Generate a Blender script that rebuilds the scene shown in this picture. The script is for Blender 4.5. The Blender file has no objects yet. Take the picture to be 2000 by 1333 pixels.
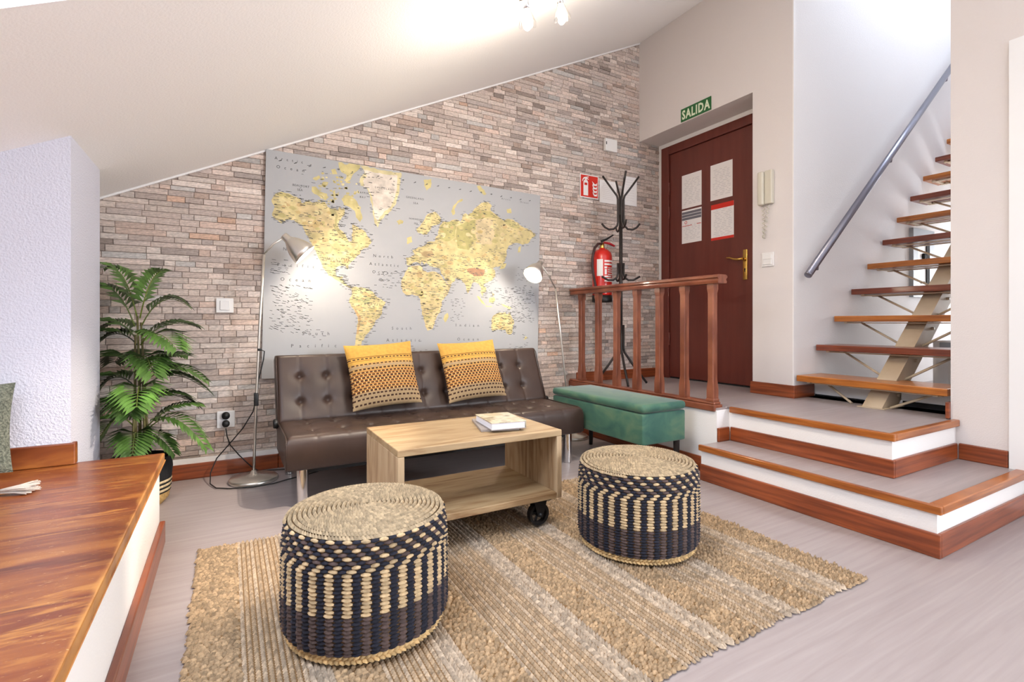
import bpy, bmesh, math, random
from mathutils import Vector, Matrix, Euler
from mathutils.geometry import tessellate_polygon
random.seed(7)
scene = bpy.context.scene
COL = scene.collection
PI = math.pi

# ------------------------------------------------------------------ camera
YAW = math.atan(555 / 977.0)
CAM = Vector((0.0, -3.418, 0.9004))
cam_data = bpy.data.cameras.new('camera')
cam_data.sensor_width = 36.0
cam_data.lens = 977.0 / 2000.0 * 36.0
cam_data.shift_y = -36.5 / 2000.0
cam_data.clip_start = 0.02
cam = bpy.data.objects.new('camera', cam_data)
cam.location = CAM
cam.rotation_euler = (PI / 2, 0, -YAW)
COL.objects.link(cam)
scene.camera = cam

# ------------------------------------------------------------------ exposure
vs = scene.view_settings
vs.view_transform = 'Standard'
vs.look = 'None'
vs.exposure = 0.62
vs.gamma = 1.0
vs.use_curve_mapping = False

# ------------------------------------------------------------------ world: pale overcast sky
world = bpy.data.worlds.new('sky')
scene.world = world
world.use_nodes = True
bg = world.node_tree.nodes['Background']
bg.inputs['Color'].default_value = (0.80, 0.88, 1.0, 1)
bg.inputs['Strength'].default_value = 0.8


def area_light(name, loc, target, sx, sy, watts, color):
    d = bpy.data.lights.new(name, 'AREA')
    d.shape = 'RECTANGLE'
    d.size = sx
    d.size_y = sy
    d.energy = watts
    d.color = color
    o = bpy.data.objects.new(name, d)
    o.location = loc
    dirv = Vector(target) - Vector(loc)
    o.rotation_euler = dirv.to_track_quat('-Z', 'Y').to_euler()
    COL.objects.link(o)
    return o


def point_light(name, loc, watts, color, radius=0.03):
    d = bpy.data.lights.new(name, 'POINT')
    d.energy = watts
    d.color = color
    d.shadow_soft_size = radius
    o = bpy.data.objects.new(name, d)
    o.location = loc
    COL.objects.link(o)
    return o


def spot_light(name, loc, axis, watts, color, angle, radius=0.03):
    d = bpy.data.lights.new(name, 'SPOT')
    d.energy = watts
    d.color = color
    d.spot_size = angle
    d.spot_blend = 0.6
    d.shadow_soft_size = radius
    o = bpy.data.objects.new(name, d)
    o.location = loc
    o.rotation_euler = Vector(axis).to_track_quat('-Z', 'Y').to_euler()
    COL.objects.link(o)
    return o


# sloped roof: the ceiling's underside
def zc(x):
    return 1.857 + 0.4883 * x


DAY = (0.78, 0.87, 1.0)
# daylight through the roof window; every other window and the open stair roof are added
area_light('daylight_roof_window', (-0.55, -2.42, 2.15), (0.8, -2.42, 0.75), 0.95, 1.05, 46, DAY)
area_light('added_front_window_light', (0.75, -6.86, 1.22), (1.2, 0.0, 2.1), 1.45, 0.95, 5, DAY)  # fill through an added window behind the camera
area_light('added_second_roof_window_light', (1.05, -4.30, 2.75), (1.6, -3.6, 0.5), 0.95, 1.05, 2, DAY)  # weak fill through an added, unseen roof window
area_light('added_stair_roof_light', (4.75, -1.9, 5.05), (4.6, -1.9, 0.0), 1.6, 0.75, 50, (0.74, 0.84, 1.0))  # unseen open roof, added to light the stairwell
area_light('added_side_window_light', (3.55, -5.75, 1.50), (0.2, -1.6, 2.0), 1.1, 1.1, 215, (0.88, 0.93, 1.0))  # main fill, from an added window on the right wall
area_light('added_stair_window_light', (6.65, -2.0, 1.25), (4.0, -1.9, 0.9), 0.75, 1.0, 26, (0.92, 0.95, 1.0))  # added to brighten the space under the stairs
WARM = (1.0, 0.88, 0.73)


# ------------------------------------------------------------------ helpers
def lin(c):
    out = []
    for v in c[:3]:
        v = v / 255.0
        out.append(v / 12.92 if v <= 0.04045 else ((v + 0.055) / 1.055) ** 2.4)
    return (out[0], out[1], out[2], 1.0)


class MB:
    """collects faces (with optional colour) that become ONE mesh object"""
    def __init__(self):
        self.v = []
        self.f = []
        self.c = []
        self.s = []

    def add(self, verts, faces, col=None, smooth=False):
        b = len(self.v)
        self.v.extend([tuple(p) for p in verts])
        for f in faces:
            self.f.append([i + b for i in f])
            self.c.append(col)
            self.s.append(smooth)
        return self

    def box(self, x0, x1, y0, y1, z0, z1, col=None, M=None):
        x0, x1 = min(x0, x1), max(x0, x1)
        y0, y1 = min(y0, y1), max(y0, y1)
        z0, z1 = min(z0, z1), max(z0, z1)
        vs_ = [(x0, y0, z0), (x1, y0, z0), (x1, y1, z0), (x0, y1, z0), (x0, y0, z1), (x1, y0, z1), (x1, y1, z1), (x0, y1, z1)]
        if M is not None:
            vs_ = [M @ Vector(p) for p in vs_]
        return self.add(vs_, [(0, 3, 2, 1), (4, 5, 6, 7), (0, 1, 5, 4), (1, 2, 6, 5), (2, 3, 7, 6), (3, 0, 4, 7)], col)

    def rbox(self, x0, x1, y0, y1, z0, z1, r=0.005, seg=2, col=None, M=None, smooth=True):
        x0, x1 = min(x0, x1), max(x0, x1)
        y0, y1 = min(y0, y1), max(y0, y1)
        z0, z1 = min(z0, z1), max(z0, z1)
        bm = bmesh.new()
        bmesh.ops.create_cube(bm, size=1.0)
        for v in bm.verts:
            v.co = Vector(((x0 + x1) / 2 + v.co.x * (x1 - x0), (y0 + y1) / 2 + v.co.y * (y1 - y0), (z0 + z1) / 2 + v.co.z * (z1 - z0)))
        bmesh.ops.bevel(bm, geom=bm.edges[:], offset=r, segments=seg, profile=0.5, affect='EDGES', clamp_overlap=True)
        bm.verts.index_update()
        vv = [v.co.copy() for v in bm.verts]
        if M is not None:
            vv = [M @ p for p in vv]
        ff = [[v.index for v in f.verts] for f in bm.faces]
        bm.free()
        return self.add(vv, ff, col, smooth)

    def prism(self, poly, axis_o, ex, ey, ez, depth, col=None):
        """flat polygon (list of 2D) in the frame ex/ey, pushed by depth along ez, starting at axis_o"""
        o, ex, ey, ez = Vector(axis_o), Vector(ex), Vector(ey), Vector(ez)
        n = len(poly)
        a = [o + ex * p[0] + ey * p[1] for p in poly]
        b = [q + ez * depth for q in a]
        tris = tessellate_polygon([[Vector((p[0], p[1], 0)) for p in poly]])
        area = sum(poly[i][0] * poly[(i + 1) % n][1] - poly[(i + 1) % n][0] * poly[i][1] for i in range(n))
        faces = [tuple(t) for t in tris] + [tuple(i + n for i in t) for t in tris]
        for i in range(n):
            j = (i + 1) % n
            faces.append((i, j, j + n, i + n) if area > 0 else (j, i, i + n, j + n))
        return self.add(a + b, faces, col)

    def flat(self, poly, o, ex, ey, col=None):
        o, ex, ey = Vector(o), Vector(ex), Vector(ey)
        pts = [o + ex * p[0] + ey * p[1] for p in poly]
        tris = tessellate_polygon([[Vector((p[0], p[1], 0)) for p in poly]])
        nrm = ex.cross(ey)
        fs = []
        for t in tris:
            a, b, c = (pts[i] for i in t)
            fs.append(tuple(t) if (b - a).cross(c - a).dot(nrm) > 0 else tuple(reversed(t)))
        return self.add(pts, fs, col)

    def tube(self, pts, r, n=8, caps=True, col=None, smooth=True, closed=False):
        pts = [Vector(p) for p in pts]
        m = len(pts)
        rr = r if isinstance(r, (list, tuple)) else [r] * m
        tang = []
        for i in range(m):
            if closed:
                t = pts[(i + 1) % m] - pts[i - 1]
            else:
                t = pts[min(i + 1, m - 1)] - pts[max(i - 1, 0)]
            tang.append(t.normalized())
        up = Vector((0, 0, 1)) if abs(tang[0].z) < 0.9 else Vector((1, 0, 0))
        nv = (up - tang[0] * up.dot(tang[0])).normalized()
        vs_ = []
        for i in range(m):
            nv = (nv - tang[i] * nv.dot(tang[i]))
            nv = nv.normalized() if nv.length > 1e-6 else Vector((1, 0, 0))
            bv = tang[i].cross(nv)
            for k in range(n):
                a = 2 * PI * k / n
                vs_.append(pts[i] + (nv * math.cos(a) + bv * math.sin(a)) * rr[i])
        fs = []
        for i in range(m if closed else m - 1):
            j = (i + 1) % m
            for k in range(n):
                l = (k + 1) % n
                fs.append((i * n + k, i * n + l, j * n + l, j * n + k))
        self.add(vs_, fs, col, smooth)
        if caps and not closed:
            b = len(self.v) - len(vs_)
            self.f.append([b + k for k in reversed(range(n))])
            self.f.append([b + (m - 1) * n + k for k in range(n)])
            self.c += [col, col]
            self.s += [False, False]
        return self

    def lathe(self, prof, n=24, origin=(0, 0, 0), axis=(0, 0, 1), col=None, smooth=True, cap0=False, cap1=False):
        """prof: list of (radius, distance along axis)"""
        ax = Vector(axis).normalized()
        q = Vector((0, 0, 1)).rotation_difference(ax)
        o = Vector(origin)
        vs_ = []
        for (r, h) in prof:
            for k in range(n):
                a = 2 * PI * k / n
                vs_.append(o + q @ Vector((r * math.cos(a), r * math.sin(a), h)))
        fs = []
        for i in range(len(prof) - 1):
            for k in range(n):
                l = (k + 1) % n
                fs.append((i * n + k, i * n + l, (i + 1) * n + l, (i + 1) * n + k))
        b = len(self.v)
        self.add(vs_, fs, col, smooth)
        if cap0:
            self.f.append([b + k for k in reversed(range(n))]); self.c.append(col); self.s.append(False)
        if cap1:
            e = b + (len(prof) - 1) * n
            self.f.append([e + k for k in range(n)]); self.c.append(col); self.s.append(False)
        return self

    def lens(self, c, al, ac, up, L, W, Hh, col=None, pt=0.45):
        """a spindle-shaped stitch"""
        c, al, ac, up = Vector(c), Vector(al), Vector(ac), Vector(up)
        k = L / 2 * pt
        p = [c - al * L / 2, c - al * k + ac * W / 2, c + al * k + ac * W / 2, c + al * L / 2,
             c + al * k - ac * W / 2, c - al * k - ac * W / 2, c - al * k * 0.9 + up * Hh, c + al * k * 0.9 + up * Hh]
        fs = [(1, 6, 7, 2), (5, 4, 7, 6), (0, 6, 1), (0, 5, 6), (2, 7, 3), (3, 7, 4)]
        if (al.cross(ac)).dot(up) > 0:
            fs = [tuple(reversed(f)) for f in fs]
        return self.add(p, fs, col, True)

    def grid(self, P, nu, nv, colf=None, smooth=True, wrap=False):
        """P(i,j) -> point; colf(i,j) -> colour of a face"""
        b = len(self.v)
        for i in range(nu + 1):
            for j in range(nv + 1):
                self.v.append(tuple(P(i, j)))
        for i in range(nu):
            for j in range(nv):
                a = b + i * (nv + 1) + j
                self.f.append([a, a + nv + 1, a + nv + 2, a + 1])
                self.c.append(colf(i, j) if colf else None)
                self.s.append(smooth)
        return self

    def mesh(self, name):
        me = bpy.data.meshes.new(name)
        me.from_pydata(self.v, [], self.f)
        me.polygons.foreach_set('use_smooth', self.s)
        if any(c is not None for c in self.c):
            at = me.color_attributes.new('Col', 'FLOAT_COLOR', 'CORNER')
            buf = []
            for f, c in zip(self.f, self.c):
                c = c or (0.5, 0.5, 0.5, 1)
                for _ in f:
                    buf.extend(c)
            at.data.foreach_set('color', buf)
        me.update()
        return me

    def build(self, name, mat, parent=None, origin=None):
        """vertices are given in room coordinates; the object sits at its parent's or at its own origin"""
        root = parent
        while root is not None and root.parent is not None:
            root = root.parent
        sh = Vector(origin) if origin is not None else (root.location.copy() if root is not None else Vector((0, 0, 0)))
        if sh.length > 0:
            self.v = [(p[0] - sh.x, p[1] - sh.y, p[2] - sh.z) for p in self.v]
        me = self.mesh(name)
        me.materials.append(mat)
        o = bpy.data.objects.new(name, me)
        COL.objects.link(o)
        if parent is not None:
            o.parent = parent
        elif origin is not None:
            o.location = origin
        return o


def tag(o, label=None, cat=None, group=None, kind=None):
    if label: o['label'] = label
    if cat: o['category'] = cat
    if group: o['group'] = group
    if kind: o['kind'] = kind
    return o


def thing(name, label, cat, loc, group=None, kind=None):
    o = bpy.data.objects.new(name, None)
    o.empty_display_size = 0.05
    o.location = loc
    COL.objects.link(o)
    return tag(o, label, cat, group, kind)


def struct(name, mb, mat, label=None, parent=None, origin=None):
    o = mb.build(name, mat, parent, origin)
    if parent is None:
        tag(o, label, None, None, 'structure')
    return o


def copy_tree(o, parent=None):
    c = o.copy()
    COL.objects.link(c)
    c.parent = parent
    for ch in list(o.children):
        copy_tree(ch, c)
    return c


# ------------------------------------------------------------------ materials
def mat(name, col, rough=0.5, metal=0.0, col2=None, scale=(8, 8, 8), detail=4.0, lo=0.35, hi=0.65, bump=0.0, bscale=None,
        attr=False, amix=0.12, coat=0.0, sheen=0.0, emit=None, estr=0.0, ior=1.45, col3=None, distort=0.0):
    m = bpy.data.materials.new(name)
    m.use_nodes = True
    nt = m.node_tree
    N, L = nt.nodes, nt.links
    b = N['Principled BSDF']
    b.inputs['Roughness'].default_value = rough
    b.inputs['Metallic'].default_value = metal
    b.inputs['IOR'].default_value = ior
    if coat: b.inputs['Coat Weight'].default_value = coat; b.inputs['Coat Roughness'].default_value = 0.12
    if sheen:
        b.inputs['Sheen Weight'].default_value = sheen
        b.inputs['Sheen Roughness'].default_value = 0.35
    tc = N.new('ShaderNodeTexCoord')
    mp = N.new('ShaderNodeMapping')
    mp.inputs['Scale'].default_value = scale
    L.new(tc.outputs['Object'], mp.inputs['Vector'])
    nz = N.new('ShaderNodeTexNoise')
    nz.inputs['Scale'].default_value = 1.0
    nz.inputs['Detail'].default_value = detail
    nz.inputs['Distortion'].default_value = distort
    L.new(mp.outputs['Vector'], nz.inputs['Vector'])
    base = lin(col)
    if attr:
        at = N.new('ShaderNodeAttribute')
        at.attribute_name = 'Col'
        rp = N.new('ShaderNodeValToRGB')
        rp.color_ramp.elements[0].position = 0.25
        rp.color_ramp.elements[1].position = 0.75
        k = 1.0 - 2.2 * amix
        rp.color_ramp.elements[0].color = (k, k, k, 1)
        rp.color_ramp.elements[1].color = (1 + amix, 1 + amix, 1 + amix, 1)
        L.new(nz.outputs['Fac'], rp.inputs['Fac'])
        mx = N.new('ShaderNodeMix')
        mx.data_type = 'RGBA'
        mx.blend_type = 'MULTIPLY'
        mx.inputs['Factor'].default_value = 1.0
        L.new(at.outputs['Color'], mx.inputs['A'])
        L.new(rp.outputs['Color'], mx.inputs['B'])
        L.new(mx.outputs['Result'], b.inputs['Base Color'])
    elif col2 is not None:
        rp = N.new('ShaderNodeValToRGB')
        rp.color_ramp.elements[0].position = lo
        rp.color_ramp.elements[1].position = hi
        rp.color_ramp.elements[0].color = lin(col2)
        rp.color_ramp.elements[1].color = base
        if col3 is not None:
            e = rp.color_ramp.elements.new((lo + hi) / 2)
            e.color = lin(col3)
        L.new(nz.outputs['Fac'], rp.inputs['Fac'])
        L.new(rp.outputs['Color'], b.inputs['Base Color'])
    else:
        b.inputs['Base Color'].default_value = base
    if bump:
        bn = nz
        if bscale is not None:
            mp2 = N.new('ShaderNodeMapping')
            mp2.inputs['Scale'].default_value = bscale if isinstance(bscale, tuple) else (bscale,) * 3
            L.new(tc.outputs['Object'], mp2.inputs['Vector'])
            bn = N.new('ShaderNodeTexNoise')
            bn.inputs['Scale'].default_value = 1.0
            bn.inputs['Detail'].default_value = 3.0
            L.new(mp2.outputs['Vector'], bn.inputs['Vector'])
        bp = N.new('ShaderNodeBump')
        bp.inputs['Strength'].default_value = 1.0
        bp.inputs['Distance'].default_value = bump
        L.new(bn.outputs['Fac'], bp.inputs['Height'])
        L.new(bp.outputs['Normal'], b.inputs['Normal'])
    if emit is not None:
        b.inputs['Emission Color'].default_value = lin(emit)
        b.inputs['Emission Strength'].default_value = estr
    return m


def glass_mat(name, tint=(1, 1, 1, 1), gloss=0.12):
    m = bpy.data.materials.new(name)
    m.use_nodes = True
    nt = m.node_tree
    nt.nodes.clear()
    o = nt.nodes.new('ShaderNodeOutputMaterial')
    mx = nt.nodes.new('ShaderNodeMixShader')
    t = nt.nodes.new('ShaderNodeBsdfTransparent')
    g = nt.nodes.new('ShaderNodeBsdfGlossy')
    g.inputs['Roughness'].default_value = 0.05
    t.inputs['Color'].default_value = tint
    mx.inputs['Fac'].default_value = gloss
    nt.links.new(t.outputs[0], mx.inputs[1])
    nt.links.new(g.outputs[0], mx.inputs[2])
    nt.links.new(mx.outputs[0], o.inputs['Surface'])
    return m


M = {}
M['wall'] = mat('white_plaster', (236, 233, 231), 0.85, bump=0.0012, bscale=160)
M['greige'] = mat('greige_wall_paint', (223, 216, 213), 0.85, bump=0.0012, bscale=160)
M['ceil'] = mat('ceiling_plaster', (250, 248, 246), 0.9, bump=0.0008, bscale=120)
M['gotele'] = mat('textured_plaster', (205, 205, 217), 0.85, bump=0.004, bscale=140)
M['laminate'] = mat('pale_laminate', (163, 152, 150), 0.36, col2=(150, 138, 136), scale=(2.2, 46, 46), detail=6, lo=0.3, hi=0.72, bump=0.0003, distort=0.6)
M['skirt'] = mat('red_brown_wood', (154, 78, 40), 0.35, col2=(110, 50, 24), scale=(3, 3, 60), detail=5, coat=0.3, bump=0.0004)
M['nosing'] = mat('orange_brown_wood', (176, 104, 44), 0.32, col2=(134, 70, 28), scale=(4, 4, 80), detail=5, coat=0.3, bump=0.0004)
M['rail'] = mat('mahogany_rail', (142, 84, 60), 0.33, col2=(108, 56, 38), scale=(30, 6, 6), detail=5, coat=0.3)
M['door'] = mat('dark_red_door', (106, 50, 40), 0.34, col2=(96, 44, 35), scale=(20, 20, 2), detail=6, coat=0.2)
M['joint'] = mat('stone_joint', (158, 141, 131), 0.95)
M['stone'] = mat('split_stone', (190, 170, 155), 0.9, attr=True, amix=0.17, scale=(55, 60, 150), detail=8, bump=0.002)
M['chrome'] = mat('chrome', (225, 225, 225), 0.12, 1.0)
M['steel'] = mat('brushed_steel', (222, 217, 208), 0.30, 0.9, bump=0.0002, bscale=(400, 400, 20))
M['rsteel'] = mat('handrail_steel', (138, 138, 150), 0.32, 0.95)
M['leather'] = mat('brown_leather', (66, 50, 43), 0.40, col2=(57, 43, 37), scale=(6, 6, 6), bump=0.0003, bscale=420)
M['black'] = mat('black_plastic', (22, 22, 22), 0.45)
M['iron'] = mat('black_iron', (30, 29, 30), 0.45, 0.3)
M['blackm'] = mat('black_metal', (52, 46, 44), 0.4, 0.4)
M['mango'] = mat('pale_mango_wood', (170, 145, 110), 0.55, col2=(130, 97, 63), scale=(3, 22, 22), detail=8, lo=0.32, hi=0.66, bump=0.0006, distort=1.2, col3=(158, 131, 96))
M['mangov'] = mat('pale_mango_wood_upright', (186, 162, 130), 0.55, col2=(142, 111, 79), scale=(22, 22, 3), detail=8, lo=0.32, hi=0.66, bump=0.0006, distort=1.2, col3=(174, 147, 114))
M['velvet'] = mat('green_velvet', (92, 120, 92), 0.65, col2=(40, 84, 74), scale=(7, 5, 8), detail=5, lo=0.32, hi=0.72, sheen=0.35, col3=(62, 102, 84), distort=0.8)
M['weave'] = mat('woven_fibre', (200, 170, 120), 0.85, attr=True, amix=0.16, scale=(90, 90, 90), bump=0.0008, bscale=(500, 500, 500))
M['jute'] = mat('jute', (190, 160, 118), 0.95, attr=True, amix=0.2, scale=(120, 120, 120), bump=0.001, bscale=(600, 600, 600))
M['pillow'] = mat('mustard_cotton', (200, 150, 60), 0.9, attr=True, amix=0.08, scale=(60, 60, 60), bump=0.0008, bscale=500)
M['boucle'] = mat('grey_green_boucle', (120, 122, 108), 0.95, col2=(72, 76, 66), scale=(140, 140, 140), detail=2, bump=0.006)
M['tassel'] = mat('cream_yarn', (188, 176, 166), 0.9)
M['leaf'] = mat('palm_leaf', (70, 112, 40), 0.42, attr=True, amix=0.2, scale=(20, 20, 20))
M['stem'] = mat('palm_stem', (92, 88, 48), 0.6, col2=(70, 60, 36), scale=(60, 60, 6))
M['basket'] = mat('basket', (30, 30, 30), 0.85, attr=True, amix=0.2, scale=(150, 150, 150), bump=0.002, bscale=220)
M['soil'] = mat('soil', (58, 44, 34), 0.95, bump=0.004, bscale=90)
M['seat'] = mat('worn_brown_board', (158, 96, 44), 0.33, col2=(94, 42, 22), scale=(2.5, 10, 10), detail=12, lo=0.27, hi=0.74, coat=0.12, bump=0.0005, distort=1.3, col3=(124, 64, 30))
M['canvas'] = mat('map_ocean', (174, 174, 175), 0.7, col2=(168, 169, 171), scale=(2, 2, 2))
M['land'] = mat('map_land', (212, 190, 120), 0.7, attr=True, amix=0.16, scale=(16, 16, 16), detail=6)
M['ink'] = mat('map_ink', (92, 92, 90), 0.8)
M['paper'] = mat('paper', (236, 232, 230), 0.8)
M['ink2'] = mat('grey_print', (196, 193, 196), 0.8)
M['red'] = mat('sign_red', (206, 44, 28), 0.5)
M['redp'] = mat('print_red', (200, 52, 40), 0.6)
M['extred'] = mat('extinguisher_red', (205, 34, 22), 0.28, coat=0.4)
M['green'] = mat('sign_green', (44, 104, 56), 0.5)
M['glow'] = mat('sign_pale_green', (226, 236, 208), 0.6)
M['white'] = mat('white_plastic', (232, 230, 228), 0.4)
M['beige'] = mat('beige_plastic', (206, 200, 184), 0.45)
M['brass'] = mat('brass', (212, 172, 92), 0.25, 1.0)
M['treada'] = mat('tread_orange', (190, 116, 46), 0.35, col2=(150, 84, 32), scale=(40, 4, 60), detail=5, coat=0.3)
M['treadb'] = mat('tread_dark', (132, 66, 42), 0.35, col2=(98, 44, 30), scale=(40, 4, 60), detail=5, coat=0.3)
M['beam'] = mat('tan_painted_steel', (204, 186, 160), 0.45, col2=(192, 172, 144), scale=(6, 6, 6))
M['grey'] = mat('grey_cabinet', (160, 166, 172), 0.45)
M['dark'] = mat('dark_gap', (24, 22, 22), 0.8)
M['wframe'] = mat('white_lacquer', (238, 238, 238), 0.35)
M['bulb'] = mat('bulb', (255, 240, 215), 0.4, emit=(255, 236, 206), estr=22.0)
M['glass'] = glass_mat('window_glass')
M['tulip'] = glass_mat('frosted_tulip_glass', (0.95, 0.95, 0.93, 1), 0.35)
M['bookc'] = mat('book_cover', (176, 160, 128), 0.35, col2=(120, 108, 84), scale=(14, 14, 14), detail=4, col3=(206, 196, 172), coat=0.3)
M['pages'] = mat('book_pages', (226, 226, 232), 0.8, col2=(205, 205, 214), scale=(4, 4, 900), detail=1)
M['grey_book'] = mat('grey_book', (150, 140, 134), 0.5)


def worn_mat():
    m = bpy.data.materials.new('worn_varnished_board')
    m.use_nodes = True
    nt = m.node_tree
    N, L = nt.nodes, nt.links
    b = N['Principled BSDF']
    b.inputs['Roughness'].default_value = 0.34
    b.inputs['Coat Weight'].default_value = 0.12
    tc = N.new('ShaderNodeTexCoord')

    def noise(scale, detail, dist=0.0):
        mp = N.new('ShaderNodeMapping')
        mp.inputs['Scale'].default_value = scale
        L.new(tc.outputs['Object'], mp.inputs['Vector'])
        n = N.new('ShaderNodeTexNoise')
        n.inputs['Scale'].default_value = 1.0
        n.inputs['Detail'].default_value = detail
        n.inputs['Distortion'].default_value = dist
        L.new(mp.outputs['Vector'], n.inputs['Vector'])
        return n.outputs['Fac']

    def ramp(src, stops):
        r = N.new('ShaderNodeValToRGB')
        e = r.color_ramp.elements
        e[0].position, e[0].color = stops[0][0], stops[0][1]
        e[1].position, e[1].color = stops[-1][0], stops[-1][1]
        for p_, c_ in stops[1:-1]:
            q = e.new(p_)
            q.color = c_
        L.new(src, r.inputs['Fac'])
        return r.outputs['Color']

    def mix(fac, a, c_):
        x = N.new('ShaderNodeMix')
        x.data_type = 'RGBA'
        L.new(fac, x.inputs['Factor'])
        L.new(a, x.inputs['A'])
        if isinstance(c_, tuple):
            x.inputs['B'].default_value = c_
        else:
            L.new(c_, x.inputs['B'])
        return x.outputs['Result']
    K, W = (0, 0, 0, 1), (1, 1, 1, 1)
    base = ramp(noise((2.2, 12, 12), 10, 1.0), [(0.28, lin((88, 38, 22))), (0.5, lin((120, 60, 30))), (0.74, lin((158, 96, 44)))])
    rub = ramp(noise((5, 34, 34), 12, 1.5), [(0.50, K), (0.68, W)])
    patch = ramp(noise((1.6, 3.2, 3), 4, 0.5), [(0.42, K), (0.62, W)])
    mul = N.new('ShaderNodeMix')
    mul.data_type = 'RGBA'
    mul.blend_type = 'MULTIPLY'
    mul.inputs['Factor'].default_value = 1.0
    L.new(rub, mul.inputs['A'])
    L.new(patch, mul.inputs['B'])
    c1 = mix(mul.outputs['Result'], base, lin((172, 114, 54)))
    scr = ramp(noise((26, 150, 60), 6, 3.0), [(0.66, K), (0.72, W)])
    c2 = mix(scr, c1, lin((206, 166, 112)))
    # bare wood along the front edge
    sep = N.new('ShaderNodeSeparateXYZ')
    L.new(tc.outputs['Object'], sep.inputs['Vector'])
    ad = N.new('ShaderNodeMath')
    ad.operation = 'MULTIPLY_ADD'
    L.new(noise((14, 9, 14), 6), ad.inputs[0])
    ad.inputs[1].default_value = 0.035
    L.new(sep.outputs['X'], ad.inputs[2])
    ed = ramp(ad.outputs['Value'], [(0.384, K), (0.396, W)])
    c3 = mix(ed, c2, lin((186, 128, 66)))
    L.new(c3, b.inputs['Base Color'])
    return m


M['worn'] = worn_mat()

# ================================================================== THE SETTING
LZ = 0.394      # landing height
S1 = 0.197      # first step
XW = 3.28       # wall with the entrance door
XL = -1.35
YF = -6.6

struct('floor', MB().box(XL, XW + 0.14, YF, 0.0, -0.12, 0.0), M['laminate'], 'pale laminate floor')
struct('wall_left', MB().box(XL - 0.2, XL, YF, 0.2, 0, 1.6), M['wall'], 'low white wall under the roof slope')

# wall behind the camera, with a window added for light
mb = MB()
mb.box(XL - 0.2, 0.0, YF - 0.2, YF, 0, 2.2).box(1.5, XW + 0.2, YF - 0.2, YF, 0, 3.8)
mb.box(0.0, 1.5, YF - 0.2, YF, 0, 0.7).box(0.0, 1.5, YF - 0.2, YF, 1.75, 3.0)
struct('wall_front', mb, M['wall'], 'white wall with an added window')
w2 = struct('window_2_added', MB().box(0.0, 1.5, YF - 0.12, YF - 0.07, 0.7, 0.75).box(0.0, 1.5, YF - 0.12, YF - 0.07, 1.70, 1.75)
            .box(0.0, 0.05, YF - 0.12, YF - 0.07, 0.7, 1.75).box(1.45, 1.5, YF - 0.12, YF - 0.07, 0.7, 1.75).box(0.72, 0.78, YF - 0.12, YF - 0.07, 0.7, 1.75),
            M['wframe'], 'added white framed window behind the camera')
MB().box(0.05, 0.72, YF - 0.10, YF - 0.095, 0.75, 1.70).build('pane', M['glass'], w2)
MB().box(0.78, 1.45, YF - 0.10, YF - 0.095, 0.75, 1.70).build('pane', M['glass'], w2)


# sloped ceiling with its roof-window opening and a second one added for light
def slab(mb, x0, x1, y0, y1, t=0.22):
    a = [(x0, y0), (x1, y0), (x1, y1), (x0, y1)]
    lo = [(x, y, zc(x)) for x, y in a]
    hi = [(x, y, zc(x) + t) for x, y in a]
    mb.add(lo + hi, [(0, 3, 2, 1), (4, 5, 6, 7), (0, 1, 5, 4), (1, 2, 6, 5), (2, 3, 7, 6), (3, 0, 4, 7)])


RX0, RX1, RY0, RY1 = -0.95, 0.15, -3.0, -1.816
QX0, QX1, QY0, QY1 = 0.6, 1.6, -4.85, -3.75
mb = MB()
slab(mb, XL - 0.2, XW + 0.1, RY1, 0.2)
slab(mb, XL - 0.2, RX0, RY0, RY1)
slab(mb, RX1, XW + 0.1, RY0, RY1)
slab(mb, XL - 0.2, XW + 0.1, QY1, RY0)
slab(mb, XL - 0.2, QX0, QY0, QY1)
slab(mb, QX1, XW + 0.1, QY0, QY1)
slab(mb, XL - 0.2, XW + 0.1, YF - 0.2, QY0)
struct('ceiling', mb, M['ceil'], 'white sloped ceiling')


def roof_window(name, x0, x1, y0, y1, label):
    mb = MB()
    h = 0.17

    def bar(a0, a1, b0, b1):
        pts = [(a0, b0), (a1, b0), (a1, b1), (a0, b1)]
        mb.add([(x, y, zc(x) + h) for x, y in pts] + [(x, y, zc(x) + h + 0.05) for x, y in pts],
               [(0, 3, 2, 1), (4, 5, 6, 7), (0, 1, 5, 4), (1, 2, 6, 5), (2, 3, 7, 6), (3, 0, 4, 7)])
    w = 0.06
    bar(x0, x1, y0, y0 + w); bar(x0, x1, y1 - w, y1); bar(x0, x0 + w, y0, y1); bar(x1 - w, x1, y0, y1)
    o = struct(name, mb, M['wframe'], label)
    p = [(x0 + w, y0 + w), (x1 - w, y0 + w), (x1 - w, y1 - w), (x0 + w, y1 - w)]
    MB().add([(x, y, zc(x) + h + 0.02) for x, y in p] + [(x, y, zc(x) + h + 0.026) for x, y in p],
             [(0, 3, 2, 1), (4, 5, 6, 7), (0, 1, 5, 4), (1, 2, 6, 5), (2, 3, 7, 6), (3, 0, 4, 7)]).build('pane', M['glass'], o)


roof_window('window_1', RX0, RX1, RY0, RY1, 'bright roof window in the sloped ceiling')
roof_window('window_3_added', QX0, QX1, QY0, QY1, 'added second roof window in the sloped ceiling, out of view')  # unseen opening added as an extra light source

# pier beside the window seat (its end faces the room)
struct('wall_pier', MB().box(XL, -0.515, -0.955, -0.464, 0, zc(-0.515) + 0.1), M['gotele'], 'textured white pier beside the window seat')

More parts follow.
